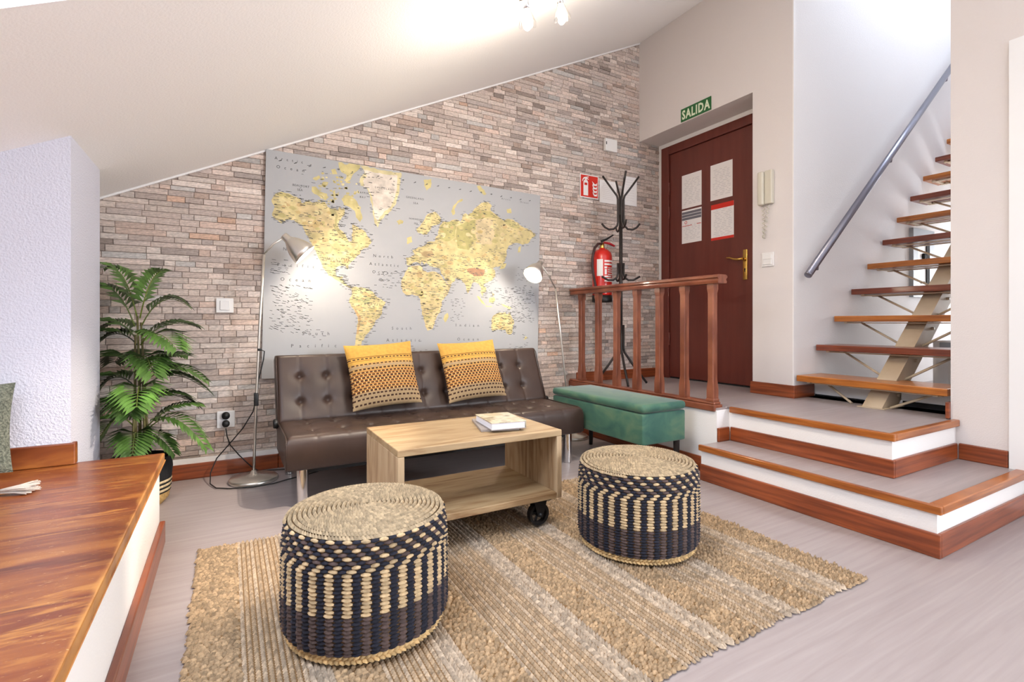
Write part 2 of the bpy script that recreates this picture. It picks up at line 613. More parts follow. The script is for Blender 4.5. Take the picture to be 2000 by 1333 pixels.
# ---- back wall with split-stone cladding, each stone its own piece
wall_back = struct('wall_back', MB().box(XL - 0.2, 3.80, 0.0, 0.2, 0, 3.9), M['joint'], 'wall clad with pinkish grey split stone')
PALETTE = [((210, 194, 183), 6), ((217, 199, 188), 7), ((204, 188, 179), 6), ((223, 209, 199), 5), ((198, 181, 171), 5), ((188, 175, 168), 3),
           ((174, 160, 152), 2.2), ((158, 143, 134), 1.0), ((214, 190, 176), 2.6), ((214, 180, 158), 0.35), ((184, 163, 150), 1.8), ((196, 190, 185), 2.4)]
pw = [w for _, w in PALETTE]
FWD = Vector((math.sin(YAW), math.cos(YAW), 0))
stones = []
rng = random.Random(11)
z = 0.0
while z < 3.6:
    h = rng.choice([0.024, 0.028, 0.030, 0.032, 0.036])
    x = -1.2 + rng.uniform(-0.1, 0)
    while x < 3.53:
        w = rng.choice([0.05, 0.07, 0.09, 0.11, 0.13, 0.16, 0.20]) * rng.uniform(0.85, 1.15)
        x1 = min(x + w, 3.53)
        if x1 - x > 0.015:
            zb = LZ + 0.075 if x1 > 2.5 else 0.118
            top = zc((x + x1) / 2) if x < XW - 0.005 else 2.555
            if z + h > zb and z < top and x1 > -0.80:
                z0 = max(z, zb)
                c = rng.choices(PALETTE, pw)[0][0]
                k = rng.uniform(0.92, 1.06)
                col = lin(tuple(min(255, v * k) for v in c))
                dep = rng.choice([0.004, 0.005, 0.006, 0.007, 0.009])
                d = (Vector(((x + x1) / 2, 0, z)) - CAM).dot(FWD)
                vis = (x1 - x) * (z + h - z0) / (d * d)
                hid = (0.19 < x < 2.10 and 0.50 < z < 1.93) or (x < -0.62) or (0.2 < x < 2.0 and z < 0.72) or (x < -0.12 and z < 1.0)
                stones.append((0 if hid else vis, x, x1, z0, z + h, dep, col, rng.uniform(-0.003, 0.003)))
        x = x1 + 0.0018
    z += h + 0.0016
stones.sort(key=lambda s: -s[0])


def stone(mb, s):
    _, x0, x1, z0, z1, d, col, sk = s
    e = 0.0012
    vs_ = [(x0, 0, z0), (x1, 0, z0), (x1, 0, z1), (x0, 0, z1),
           (x0 + e, -d + sk, z0 + e), (x1 - e, -d - sk * 0.5, z0 + e), (x1 - e, -d + sk, z1 - e), (x0 + e, -d - sk, z1 - e)]
    mb.add(vs_, [(4, 5, 6, 7), (0, 1, 5, 4), (1, 2, 6, 5), (2, 3, 7, 6), (3, 0, 4, 7)], col)


for s in stones[:300]:
    mb = MB()
    stone(mb, s)
    cx, cz = (s[1] + s[2]) / 2, (s[3] + s[4]) / 2
    mb.v = [(p[0] - cx, p[1], p[2] - cz) for p in mb.v]
    me = mb.mesh('stone')
    me.materials.append(M['stone'])
    o = bpy.data.objects.new('stone', me)
    o.parent = wall_back
    o.location = (cx, 0, cz)
    COL.objects.link(o)
mb = MB()
for s in stones[300:]:
    stone(mb, s)
tag(mb.build('stone_cladding', M['stone'], wall_back), kind='stuff')

# pale bead where the ceiling meets the stone
mb = MB()
a = [(-0.80, zc(-0.80)), (XW, zc(XW)), (XW, zc(XW) - 0.011), (-0.80, zc(-0.80) - 0.011)]
mb.prism(a, (0, 0, 0), (1, 0, 0), (0, 0, 1), (0, -1, 0), 0.018)
struct('trim_1', mb, M['wall'], 'pale bead between ceiling and stone wall')
struct('trim_2', MB().box(-0.80, 2.5, -0.010, 0, 0.088, 0.118), M['wall'], 'pale strip above the skirting')

# ---- walls on the right
mb = MB()
mb.box(XW, 3.53, -1.146, 0.0, 2.555, 5.0)                 # above the entrance recess
mb.box(XW, 3.53, -1.438, -1.146, 0, 5.0)                  # between door and stair
mb.box(XW, 3.42, -2.279, -1.445, 3.42, 5.0)               # above the stair opening
mb.box(XW, 3.42, -2.505, -2.279, 0, 5.0)                  # pier beside the stair
mb.box(XW, 3.42, -3.40, -2.505, 2.26, 5.0)
mb.box(XW, 3.42, -5.20, -3.40, 0, 5.0)
mb.box(XW, 3.42, YF - 0.2, -6.30, 0, 5.0)
mb.box(XW, 3.42, -6.30, -5.20, 0, 0.95)
mb.box(XW, 3.42, -6.30, -5.20, 2.05, 5.0)
mb.box(3.545, 3.80, -1.146, 0.0, 0, 2.7)                  # behind the door
struct('wall_right', mb, M['greige'], 'white wall with entrance recess and stair opening')
w5 = struct('window_4_added', MB().box(XW + 0.05, XW + 0.10, -6.30, -6.25, 0.95, 2.05).box(XW + 0.05, XW + 0.10, -5.25, -5.20, 0.95, 2.05).box(XW + 0.05, XW + 0.10, -6.25, -5.25, 0.95, 1.0).box(XW + 0.05, XW + 0.10, -6.25, -5.25, 2.0, 2.05), M['wframe'], 'added white framed side window, out of view')  # unseen window added to brighten ceiling and room
MB().box(XW + 0.07, XW + 0.075, -6.25, -5.25, 1.0, 2.0).build('pane', M['glass'], w5)
struct('wall_stair', MB().box(3.53, 6.4, -1.438, -1.30, 0, 5.0).box(XW + 0.0005, 6.4, -1.445, -1.438, 0, 5.0), M['wall'], 'tall white stairwell wall behind the handrail')
w6 = struct('window_5_added', MB().box(6.48, 6.53, -2.4, -2.36, 0.75, 1.75).box(6.48, 6.53, -1.64, -1.60, 0.75, 1.75).box(6.48, 6.53, -2.36, -1.64, 0.75, 0.79).box(6.48, 6.53, -2.36, -1.64, 1.71, 1.75), M['wframe'], 'added white framed window at the stair end')  # added window, lights the stair from behind
MB().box(6.50, 6.505, -2.36, -1.64, 0.79, 1.71).build('pane', M['glass'], w6)
struct('wall_stair_end', MB().box(6.4, 6.6, -2.6, -2.4, 0, 5.0).box(6.4, 6.6, -1.6, -1.30, 0, 5.0).box(6.4, 6.6, -2.4, -1.6, 0, 0.75).box(6.4, 6.6, -2.4, -1.6, 1.75, 5.0), M['wall'], 'white stairwell end wall')
struct('wall_stair_side', MB().box(3.42, 6.4, -2.60, -2.50, 0, 5.0), M['wall'], 'white stairwell side wall')
mb = MB()
mb.box(3.28, 3.9, -2.6, -1.3, 5.0, 5.15).box(5.6, 6.6, -2.6, -1.3, 5.0, 5.15)  # middle left open for the added stair light
struct('ceiling_stair', mb, M['ceil'], 'white stairwell ceiling')

# ---- landing and steps
mb = MB()
mb.box(2.50, 2.612, -1.455, 0, 0, LZ - 0.012)
mb.box(2.612, XW + 0.27, -2.30, 0, 0, LZ - 0.012)
mb.box(XW + 0.14, 6.4, -2.50, -1.445, 0, LZ - 0.012)
landing = struct('floor_landing', mb, M['wall'], 'raised entrance landing with white sides')
MB().box(2.50, 2.612, -1.455, 0, LZ - 0.012, LZ).box(2.612, XW + 0.265, -2.30, 0, LZ - 0.012, LZ).box(XW + 0.14, 6.4, -2.50, -1.445, LZ - 0.012, LZ).build('laminate_surface', M['laminate'], landing)
mb = MB()
mb.box(2.36, 2.612, -2.557, -1.46, 0, S1 - 0.012)
mb.box(2.612, XW, -2.557, -2.30, 0, S1 - 0.012)
step = struct('floor_step', mb, M['wall'], 'low L-shaped step below the landing')
MB().box(2.36, 2.612, -2.557, -1.46, S1 - 0.012, S1).box(2.612, XW, -2.557, -2.30, S1 - 0.012, S1).build('laminate_surface', M['laminate'], step)


def strip(mb, x0, x1, y0, y1, z0, z1, r=0.004):
    mb.rbox(x0, x1, y0, y1, z0, z1, r, 2, smooth=False)


# nosings (mitred corner pieces lie against each other)
mb = MB(); strip(mb, 2.340, 2.362, -2.577, -1.455, 0.168, S1 + 0.004); struct('trim_3', mb, M['nosing'], 'orange wood nosing along the lower step front')
mb = MB(); strip(mb, 2.363, XW - 0.002, -2.577, -2.530, 0.168, S1 + 0.004); struct('trim_4', mb, M['nosing'], 'wood nosing along the lower step side')
mb = MB(); strip(mb, 2.590, 2.613, -2.318, -1.470, LZ - 0.030, LZ + 0.004); struct('trim_5', mb, M['nosing'], 'orange wood nosing along the landing front')
mb = MB(); strip(mb, 2.614, XW - 0.002, -2.318, -2.288, LZ - 0.030, LZ + 0.004); struct('trim_6', mb, M['nosing'], 'wood nosing along the landing side')
# skirtings
mb = MB(); strip(mb, -0.80, 0.27, -0.018, 0, 0, 0.088); strip(mb, 0.272, 2.484, -0.018, 0, 0, 0.105); struct('baseboard_back', mb, M['skirt'], 'red-brown skirting below the stone wall')
mb = MB(); strip(mb, 2.484, 2.50, -1.452, -0.019, 0, 0.09); struct('baseboard_landing', mb, M['skirt'], 'red-brown skirting along the landing wall')
mb = MB(); strip(mb, 2.345, 2.36, -2.572, -1.462, 0, 0.092); strip(mb, 2.361, XW - 0.002, -2.572, -2.557, 0, 0.092); struct('baseboard_step', mb, M['skirt'], 'red-brown skirting around the lower step')
mb = MB(); strip(mb, 2.597, 2.612, -2.314, -1.472, S1, S1 + 0.082); strip(mb, 2.613, XW - 0.017, -2.314, -2.30, S1, S1 + 0.082); strip(mb, 2.50, 2.596, -1.471, -1.456, S1, S1 + 0.082)
struct('baseboard_landing_side', mb, M['skirt'], 'red-brown skirting around the landing side')
mb = MB(); strip(mb, XW - 0.016, XW, -2.503, -2.316, S1, S1 + 0.082); struct('baseboard_pier', mb, M['skirt'], 'red-brown skirting below the pier')
mb = MB(); strip(mb, XW - 0.02, XW + 0.02, -2.279, -2.262, LZ + 0.004, LZ + 0.09); struct('baseboard_stair_pier', mb, M['skirt'], 'short upright skirting end beside the stair')
mb = MB(); strip(mb, 2.565, 3.50, -0.018, 0, LZ, LZ + 0.083); struct('baseboard_landing_back', mb, M['skirt'], 'red-brown skirting below the stone wall on the landing')
mb = MB(); strip(mb, XW - 0.016, XW, -1.460, -1.135, LZ, LZ + 0.085); strip(mb, XW + 0.001, 3.50, -1.460, -1.446, LZ, LZ + 0.085); struct('baseboard_right', mb, M['skirt'], 'red-brown skirting between door and stair')

struct('trim_7', MB().box(3.53, 3.545, -0.066, 0.0, LZ, 2.555).box(3.53, 3.545, -1.146, -0.066, 2.507, 2.555), M['wall'], 'white plaster strip around the door frame')
# ---- entrance door (frame, leaf, hinges, brass handle)
mb = MB()
strip(mb, 3.495, 3.545, -0.155, -0.067, LZ, 2.506); strip(mb, 3.495, 3.545, -1.10, -0.99, LZ, 2.506); strip(mb, 3.495, 3.545, -0.989, -0.156, 2.43, 2.506)
d1 = struct('door_1', mb, M['door'], 'dark red-brown entrance door')
mb = MB(); strip(mb, 3.512, 3.544, -0.987, -0.158, LZ + 0.012, 2.428); mb.build('leaf', M['door'], d1)
MB().box(3.514, 3.540, -0.987, -0.158, LZ, LZ + 0.010).build('threshold_gap', M['dark'], d1)
for hz in (1.90, 2.12, 0.75):
    MB().tube([(3.503, -0.157, hz - 0.055), (3.503, -0.157, hz + 0.055)], 0.008, 8).build('hinge', M['door'], d1)
mb = MB()
mb.rbox(3.503, 3.513, -0.945, -0.905, 1.232, 1.470, 0.008, 3)
hp = mb.build('handle_plate', M['brass'], d1)
MB().tube([(3.505, -0.925, 1.395), (3.462, -0.925, 1.395)], 0.010, 12).tube([(3.464, -0.930, 1.395), (3.460, -0.895, 1.392), (3.458, -0.860, 1.398), (3.458, -0.825, 1.412), (3.462, -0.795, 1.416), (3.466, -0.785, 1.414)], [0.010, 0.010, 0.008, 0.007, 0.0065, 0.005], 10).build('lever', M['brass'], hp)
MB().lathe([(0.0, 0.0), (0.0065, 0.0), (0.0065, 0.002), (0.0, 0.002)], 12, (3.5035, -0.925, 1.315), (-1, 0, 0)).box(3.5012, 3.504, -0.928, -0.922, 1.295, 1.315).build('keyhole', M['dark'], hp)
# ---- white door at the right edge of the view
mb = MB()
mb.box(XW - 0.015, XW + 0.14, -2.575, -2.507, S1, 2.255).box(XW - 0.015, XW + 0.14, -3.398, -3.33, 0, 2.255).box(XW - 0.015, XW + 0.14, -3.33, -2.575, 2.185, 2.255)
d2 = struct('door_2', mb, M['wframe'], 'white door frame beside the pier')
mb = MB(); strip(mb, XW + 0.002, XW + 0.06, -3.329, -2.576, 0.0005, 2.184, 0.002); mb.build('leaf', M['wframe'], d2)

# ================================================================== FURNITURE
# ---- window seat
ws = thing('window_seat', 'built-in white window seat with worn red-brown wooden top', 'bench', (-0.6, -2.6, 0))
poly = [(XL + 0.002, -4.3), (-0.225, -4.3), (-0.225, -0.93), (-0.513, -0.93), (-0.513, -0.957), (XL + 0.002, -0.957)]
mb = MB().prism(poly, (0, 0, 0.335), (1, 0, 0), (0, 1, 0), (0, 0, 1), 0.030)
top = mb.build('seat_board', M['worn'], ws)
bv = top.modifiers.new('bevel', 'BEVEL'); bv.width = 0.004; bv.segments = 2; bv.limit_method = 'ANGLE'
MB().box(XL + 0.002, -0.242, -4.29, -0.957, 0.0, 0.335).box(-0.513, -0.242, -0.957, -0.94, 0.0, 0.335).build('front_panel', M['wall'], ws)
mb = MB(); strip(mb, -0.242, -0.222, -4.29, -0.938, 0, 0.09); mb.build('skirting', M['skirt'], ws)
mb = MB(); strip(mb, XL + 0.002, -0.499, -0.971, -0.956, 0.366, 0.447); strip(mb, -0.514, -0.499, -0.955, -0.932, 0.366, 0.447)
struct('baseboard_window_seat', mb, M['seat'], 'worn red-brown skirting on the window seat')


def pillow_mesh(mb, w, h, t, mtx, nu=40, nv=40, colf=None):
    def P(side):
        def f(i, j):
            u, v = -1 + 2 * i / nu, -1 + 2 * j / nv
            x = u * w / 2 * (1 - 0.055 * (1 - v * v))
            y = v * h / 2 * (1 - 0.055 * (1 - u * u))
            zz = t / 2 * (max(0, 1 - abs(u) ** 2.6) ** 0.55) * (max(0, 1 - abs(v) ** 2.6) ** 0.55)
            zz *= 1 + 0.04 * math.sin(5 * u + 2 * v) + 0.03 * math.sin(9 * v)
            return mtx @ Vector((x, y, zz * side))
        return f
    mb.grid(P(1), nu, nv, colf)
    b0 = len(mb.f)
    n2u, n2v = nu // 2, nv // 2

    def Pb(i, j):
        return P(-1)(i * 2, j * 2)
    c = lin((196, 148, 70)) if colf else None
    mb.grid(Pb, n2u, n2v, (lambda i, j: c) if colf else None)
    for k in range(b0, len(mb.f)):
        mb.f[k] = list(reversed(mb.f[k]))


# cushion and tassel on the window seat
Mx = Matrix.Translation((-0.850, -1.088, 0.535)) @ Matrix.Rotation(0.10, 4, 'Z') @ Matrix.Rotation(PI / 2 - 0.32, 4, 'X') @ Matrix.Rotation(0.03, 4, 'Z')
mb = MB(); pillow_mesh(mb, 0.42, 0.31, 0.13, Mx, 24, 24)
tag(mb.build('cushion', M['boucle'], None, (-0.845, -1.085, 0.366)), 'grey-green boucle cushion leaning against the white pier', 'cushion')
tz = thing('tassel', 'cream yarn tassel lying on the window seat', 'tassel', (-0.60, -1.31, 0.366))
MB().lathe([(0.0, -0.012), (0.010, -0.008), (0.013, 0), (0.010, 0.008), (0.0, 0.012)], 12, (-0.622, -1.305, 0.379), (1, 0, 0)).build('knot', M['tassel'], tz)
mb = MB()
r2 = random.Random(4)
for k in range(90):
    a = r2.uniform(-1, 1)
    b = r2.uniform(0, 1)
    ex = -0.524 + 0.010 * r2.uniform(-1, 1) - 0.012 * abs(a)
    mb.tube([(-0.615, -1.305 + 0.006 * a, 0.376 + 0.008 * b), (-0.57, -1.303 + 0.020 * a, 0.373 + 0.016 * b), (ex, -1.298 + 0.040 * a, 0.3685 + 0.024 * b)], 0.0013, 5)
mb.build('fringe', M['tassel'], tz)
MB().tube([(-0.634, -1.306, 0.379), (-0.70, -1.30, 0.372), (-0.80, -1.27, 0.370), (-0.90, -1.22, 0.370)], 0.005, 8).build('cord', M['tassel'], tz)


# ---- futon sofa
def cushion_mesh(mb, w, d, t, r, cols, rows, mtx, nx=230, ny=64):
    """tufted block: x 0..w, y 0..d, top at z=t, bottom z=0"""
    xs = [w * i / nx for i in range(nx + 1)]
    ys = [d * j / ny for j in range(ny + 1)]

    def edge(a, L):
        m = min(a, L - a)
        return 0 if m >= r else r - math.sqrt(max(0, r * r - (r - m) ** 2))

    def top(i, j):
        x, y = xs[i], ys[j]
        zz = t - max(edge(x, w), edge(y, d)) - 0.25 * min(edge(x, w), edge(y, d))
        k = 0.0
        for cx in cols:
            dx = x - cx
            if abs(dx) < 0.09:
                k += 0.0035 * math.exp(-(dx / 0.007) ** 2)
                for ry in rows:
                    q = dx * dx + (y - ry) ** 2
                    k += 0.020 * math.exp(-q / (0.017 ** 2)) + 0.011 * math.exp(-q / (0.050 ** 2))
        return mtx @ Vector((x, y, zz - k))
    b = len(mb.v)
    mb.grid(top, nx, ny)
    idx = lambda i, j: b + i * (ny + 1) + j
    loop = [(i, 0) for i in range(nx)] + [(nx, j) for j in range(ny)] + [(i, ny) for i in range(nx, 0, -1)] + [(0, j) for j in range(ny, 0, -1)]
    base = len(mb.v)
    for (i, j) in loop:
        mb.v.append(tuple(mtx @ Vector((xs[i], ys[j], r * 0.3))))
    base2 = len(mb.v)
    cx, cy = w / 2, d / 2
    for (i, j) in loop:
        mb.v.append(tuple(mtx @ Vector((cx + (xs[i] - cx) * (1 - 0.012 / cx * 1), cy + (ys[j] - cy) * (1 - 0.012 / cy), 0))))
    n = len(loop)
    for k in range(n):
        l = (k + 1) % n
        mb.f.append([idx(*loop[l]), idx(*loop[k]), base + k, base + l]); mb.c.append(None); mb.s.append(True)
        mb.f.append([base + l, base + k, base2 + k, base2 + l]); mb.c.append(None); mb.s.append(True)
    mb.f.append([base2 + k for k in reversed(range(n))]); mb.c.append(None); mb.s.append(False)


SX0, SX1 = 0.235, 1.985
SW = SX1 - SX0
sofa = thing('futon_sofa', 'dark brown tufted leather futon sofa with chrome legs', 'sofa', (1.11, -0.55, 0))
mb = MB()
cushion_mesh(mb, SW, 0.475, 0.165, 0.038, [0.143 + 0.1455 * k for k in range(11)], [0.175, 0.365], Matrix.Translation((SX0, -0.855, 0.192)))
seat = mb.build('seat', M['leather'], sofa)
lean = math.radians(23.5)
# backrest: local x along sofa, local y up the back, local z out of the back toward the room
up = Vector((0, math.sin(lean), math.cos(lean)))
nrm = Vector((0, -math.cos(lean), math.sin(lean)))
o = Vector((SX0, -0.435, 0.345)) - nrm * 0.125
Mb = Matrix(((1, up.x, nrm.x, o.x), (0, up.y, nrm.y, o.y), (0, up.z, nrm.z, o.z), (0, 0, 0, 1)))
mb = MB()
cushion_mesh(mb, SW, 0.410, 0.125, 0.030, [0.125 + 0.1455 * k for k in range(11)], [0.125, 0.275], Mb)
back = mb.build('backrest', M['leather'], sofa)
for sx in (SX0 + 0.004, SX1 - 0.004):
    MB().tube([(sx, -0.852, 0.205), (sx, -0.853, 0.315), (sx, -0.838, 0.340), (sx, -0.80, 0.352), (sx, -0.42, 0.352)], 0.0038, 6).build('piping', M['leather'], seat)
    q = [Mb @ Vector((sx - SX0, y, z)) for y, z in ((0.0, 0.115), (0.37, 0.120), (0.398, 0.108), (0.408, 0.08), (0.408, 0.01))]
    MB().tube(q, 0.0038, 6).build('piping', M['leather'], back)
MB().box(SX0 + 0.06, SX1 - 0.06, -0.80, -0.16, 0.165, 0.191).box(SX0 + 0.06, SX1 - 0.06, -0.30, -0.27, 0.19, 0.30).build('underframe', M['iron'], sofa)
for (x, y, r_) in ((0.318, -0.785, 0.027), (1.902, -0.792, 0.027), (0.318, -0.175, 0.024), (1.902, -0.175, 0.024)):
    MB().lathe([(r_, 0.004), (r_, 0.188)], 20, (x, y, 0)).lathe([(0.0, 0), (r_ * 0.93, 0), (r_ * 0.93, 0.006)], 20, (x, y, 0)).build('leg', M['chrome'], sofa)
for x in (SX0 - 0.006, SX1 + 0.006):
    MB().lathe([(0.0, -0.014), (0.022, -0.014), (0.026, -0.008), (0.026, 0.012), (0.0, 0.014)], 16, (x, -0.40, 0.345), (1, 0, 0)).build('hinge_cover', M['black'], sofa)

# ---- mustard pillows
MUS, GRY, BRN, DRK, LGT = lin((203, 156, 72)), lin((168, 142, 106)), lin((164, 108, 54)), lin((62, 36, 24)), lin((222, 194, 130))
rowsA = [0.735, 0.640, 0.565]
rowsB = [0.515 - 0.0405 * k for k in range(8)]
rowsC = [0.185, 0.125, 0.055]
NP, NQ = 132, 168


def pillow_col(i, j):
    u, v = (i + 0.5) / NP, (j + 0.5) / NQ
    if v > 0.775:
        return MUS
    if 0.757 < v < 0.765 or 0.700 < v < 0.706:
        return lin((120, 78, 30))
    for k, rv in enumerate(rowsA + rowsB + rowsC):
        if abs(v - rv) < 0.0105:
            ph = (u * 17 + (0.5 if k % 2 else 0)) % 1.0
            if ph < 0.62:
                return DRK
            if 3 <= k < 11 and 0.68 < ph < 0.94:
                return LGT
    if v > 0.66:
        return MUS
    if v > 0.54:
        return GRY if 0.585 < v < 0.625 else lin((190, 148, 84))
    if v > 0.215:
        near = min(abs(v - rv) for rv in rowsB)
        return lin((184, 132, 70)) if near > 0.016 else BRN
    return GRY


for (cx, rl, lab) in ((0.815, 0.055, 'mustard striped throw pillow on the sofa, nearer the potted palm'), (1.405, 0.05, 'mustard striped throw pillow on the sofa, nearer the green ottoman')):
    ctr = Vector((cx, -0.345, 0.525)) + nrm * 0.085 + up * 0.03
    Rm = Matrix(((1, up.x, nrm.x, 0), (0, up.y, nrm.y, 0), (0, up.z, nrm.z, 0), (0, 0, 0, 1)))
    Mx = Matrix.Translation(ctr) @ Rm @ Matrix.Rotation(rl, 4, 'Z')
    mb = MB(); pillow_mesh(mb, 0.415, 0.405, 0.135, Mx, NP, NQ, pillow_col)
    tag(mb.build('throw_pillow', M['pillow'], None, (cx, -0.45, 0.357)), lab, 'pillow', 'mustard pillows on the sofa')

# ---- rug
RX = (-0.10, 1.945)
RY = (-2.510, -1.110)
rug = thing('area_rug', 'large braided jute rug with pale plaited stripes', 'rug', (0.92, -1.81, 0))
MB().box(RX[0] + 0.01, RX[1] - 0.01, RY[0] + 0.01, RY[1] - 0.01, 0.0005, 0.006).build('backing', mat('rug_backing', (120, 92, 60), 0.95), rug)
bands = [('chunky', -0.10, 0.03), ('cord', 0.03, 0.18), ('braid', 0.18, 0.235), ('chunky', 0.235, 0.345), ('cord', 0.345, 0.49), ('braid', 0.49, 0.55),
         ('chunky', 0.55, 0.66), ('cord', 0.66, 0.85), ('braid', 0.85, 0.92), ('chunky', 0.92, 1.03), ('cord', 1.03, 1.17), ('braid', 1.17, 1.24),
         ('chunky', 1.24, 1.35), ('cord', 1.35, 1.475), ('braid', 1.475, 1.54), ('chunky', 1.54, 1.665), ('cord', 1.665, 1.755), ('braid', 1.755, 1.815), ('chunky', 1.815, 1.945)]
r3 = random.Random(21)
mbs = {'chunky': MB(), 'cord': MB(), 'braid': MB()}


def jit(c, a=0.12):
    k = 1 + r3.uniform(-a, a)
    return lin(tuple(max(0, min(255, v * k)) for v in c))


UPV = Vector((0, 0, 1))
for kind, x0, x1 in bands:
    mb = mbs[kind]
    if kind == 'cord':
        n = max(1, round((x1 - x0) / 0.0150))
        for q in range(n):
            x = x0 + (q + 0.5) * (x1 - x0) / n
            y = RY[0] + r3.uniform(0, 0.012)
            base = (168, 145, 118) if q % 3 else (176, 156, 133)
            while y < RY[1]:
                a = 0.42
                al = Vector((math.sin(a), math.cos(a), 0))
                mb.lens((x, y, 0.005), al, Vector((al.y, -al.x, 0)), UPV, 0.019, 0.0125, 0.0080 + r3.uniform(-.001, .001), jit(base))
                y += 0.0108
    elif kind == 'braid':
        n = 4
        for q in range(n):
            x = x0 + (q + 0.5) * (x1 - x0) / n
            sgn = 1 if q % 2 else -1
            y = RY[0] + r3.uniform(0, 0.01)
            while y < RY[1]:
                a = 0.55 * sgn
                al = Vector((math.sin(a), math.cos(a), 0))
                mb.lens((x + r3.uniform(-.0015, .0015), y, 0.006), al, Vector((al.y, -al.x, 0)), UPV, 0.030, 0.0115, 0.0095 + r3.uniform(-.001, .002), jit((176, 158, 138), 0.12), 0.35)
                y += 0.0135
    else:
        n = max(1, round((x1 - x0) / 0.0150))
        y = RY[0]
        while y < RY[1]:
            off = r3.uniform(-0.006, 0.006)
            for q in range(n):
                x = x0 + (q + 0.5) * (x1 - x0) / n + off + r3.uniform(-.004, .004)
                a = PI / 2 + r3.uniform(-0.45, 0.45)
                al = Vector((math.sin(a), math.cos(a), 0))
                mb.lens((x, y + r3.uniform(-.003, .003), 0.005), al, Vector((al.y, -al.x, 0)), UPV, 0.021, 0.0110, 0.009 + r3.uniform(-.003, .004), jit((164, 138, 107), 0.14))
            y += 0.0098
tag(mbs['cord'].build('twisted_cords', M['jute'], rug), 'fine twisted jute cords', kind='stuff')
tag(mbs['braid'].build('pale_braids', M['jute'], rug), 'pale plaited jute stripes', kind='stuff')
tag(mbs['chunky'].build('chunky_loops', M['jute'], rug), 'chunky looped jute bands', kind='stuff')

# ---- coffee table on iron wheels
tb = thing('coffee_table', 'pale wooden box coffee table on black iron wheels', 'table', (0.907, -1.385, 0.0185))
X0, X1, Y0, Y1, Z0, Z1, T = 0.540, 1.272, -1.621, -1.150, 0.134, 0.430, 0.026
MB().rbox(X0, X1, Y0, Y1, Z1 - T, Z1, 0.002, 1, smooth=False).build('top_board', M['mango'], tb)
MB().rbox(X0 + T, X1 - T, Y0, Y1, Z0, Z0 + T, 0.002, 1, smooth=False).build('bottom_board', M['mango'], tb)
MB().rbox(X0, X0 + T, Y0, Y1, Z0, Z1 - T - 0.0005, 0.002, 1, smooth=False).build('side_board', M['mangov'], tb)
MB().rbox(X1 - T, X1, Y0, Y1, Z0, Z1 - T - 0.0005, 0.002, 1, smooth=False).build('side_board', M['mangov'], tb)


def caster(x, y):
    R, zc_ = 0.0480, 0.0670
    mb = MB()
    mb.box(x - 0.045, x + 0.045, y - 0.035, y + 0.035, Z0 - 0.006, Z0)
    for s in (-1, 1):
        mb.prism([(-0.034, 0.064), (0.034, 0.064), (0.012, -0.008), (-0.012, -0.008)], (x, y + s * 0.022, zc_), (1, 0, 0), (0, 0, 1), (0, 1, 0), 0.004)
    mb.lathe([(0.0, -0.032), (0.009, -0.032), (0.009, 0.032), (0.0, 0.032)], 12, (x, y, zc_), (0, 1, 0))
    f = mb.build('caster_fork', M['iron'], tb)
    mb = MB()
    n = 28
    pr = [(R, -0.014), (R, 0.014), (R - 0.011, 0.012), (R - 0.011, -0.012), (R, -0.014)]
    mb.lathe(pr, n, (x, y, zc_), (0, 1, 0), smooth=False)
    mb.lathe([(0.013, -0.016), (0.013, 0.016), (0.0, 0.016)], 14, (x, y, zc_), (0, 1, 0))
    for k in range(5):
        a = 2 * PI * k / 5 + 0.3
        mb.tube([(x + 0.010 * math.cos(a), y, zc_ + 0.010 * math.sin(a)), (x + 0.042 * math.cos(a + .25), y, zc_ + 0.042 * math.sin(a + .25))], 0.0055, 6)
    mb.build('wheel', M['iron'], f)


for cx in (X0 + 0.085, X1 - 0.095):
    for cy in (Y0 + 0.045, Y1 - 0.045):
        caster(cx, cy)

# ---- books on the table
Mk = Matrix.Translation((1.058, -1.395, 0.4305)) @ Matrix.Rotation(-0.28, 4, 'Z')
mb = MB().rbox(-0.085, 0.085, -0.125, 0.125, 0, 0.0105, 0.001, 1, M=Mk, smooth=False)
tag(mb.build('thin_book', M['grey_book'], None, (1.058, -1.395, 0.4305)), 'thin grey book lying under the thick book', 'book')
bk = thing('thick_book', 'thick hardback book with a pale pictured cover on the coffee table', 'book', (1.063, -1.438, 0.4415))
Mk = Matrix.Translation((1.063, -1.438, 0.4415)) @ Matrix.Rotation(-0.135, 4, 'Z')
MB().box(-0.080, 0.080, -0.112, 0.112, 0, 0.003, M=Mk).build('back_cover', M['grey_book'], bk)
MB().box(-0.077, 0.075, -0.109, 0.109, 0.003, 0.029, M=Mk).build('pages', M['pages'], bk)
MB().box(-0.080, 0.080, -0.112, 0.112, 0.029, 0.032, M=Mk).box(0.0755, 0.080, -0.112, 0.112, 0.003, 0.029, M=Mk).build('front_cover', M['bookc'], bk)

# ---- poufs
TAN, NAV, BRW, STR = (194, 168, 130), (28, 29, 42), (84, 68, 64), (160, 141, 113)
r4 = random.Random(5)


def jc(c, a=0.10):
    k = 1 + r4.uniform(-a, a)
    return lin(tuple(max(0, min(255, v * k)) for v in c))


M['core'] = mat('pouf_core', (104, 78, 50), 0.95)


def pouf_r(h):
    return 0.2365 - 0.030 * max(0, (0.05 - h) / 0.05) ** 2 - 0.010 * max(0, (h - 0.20) / 0.12) ** 2


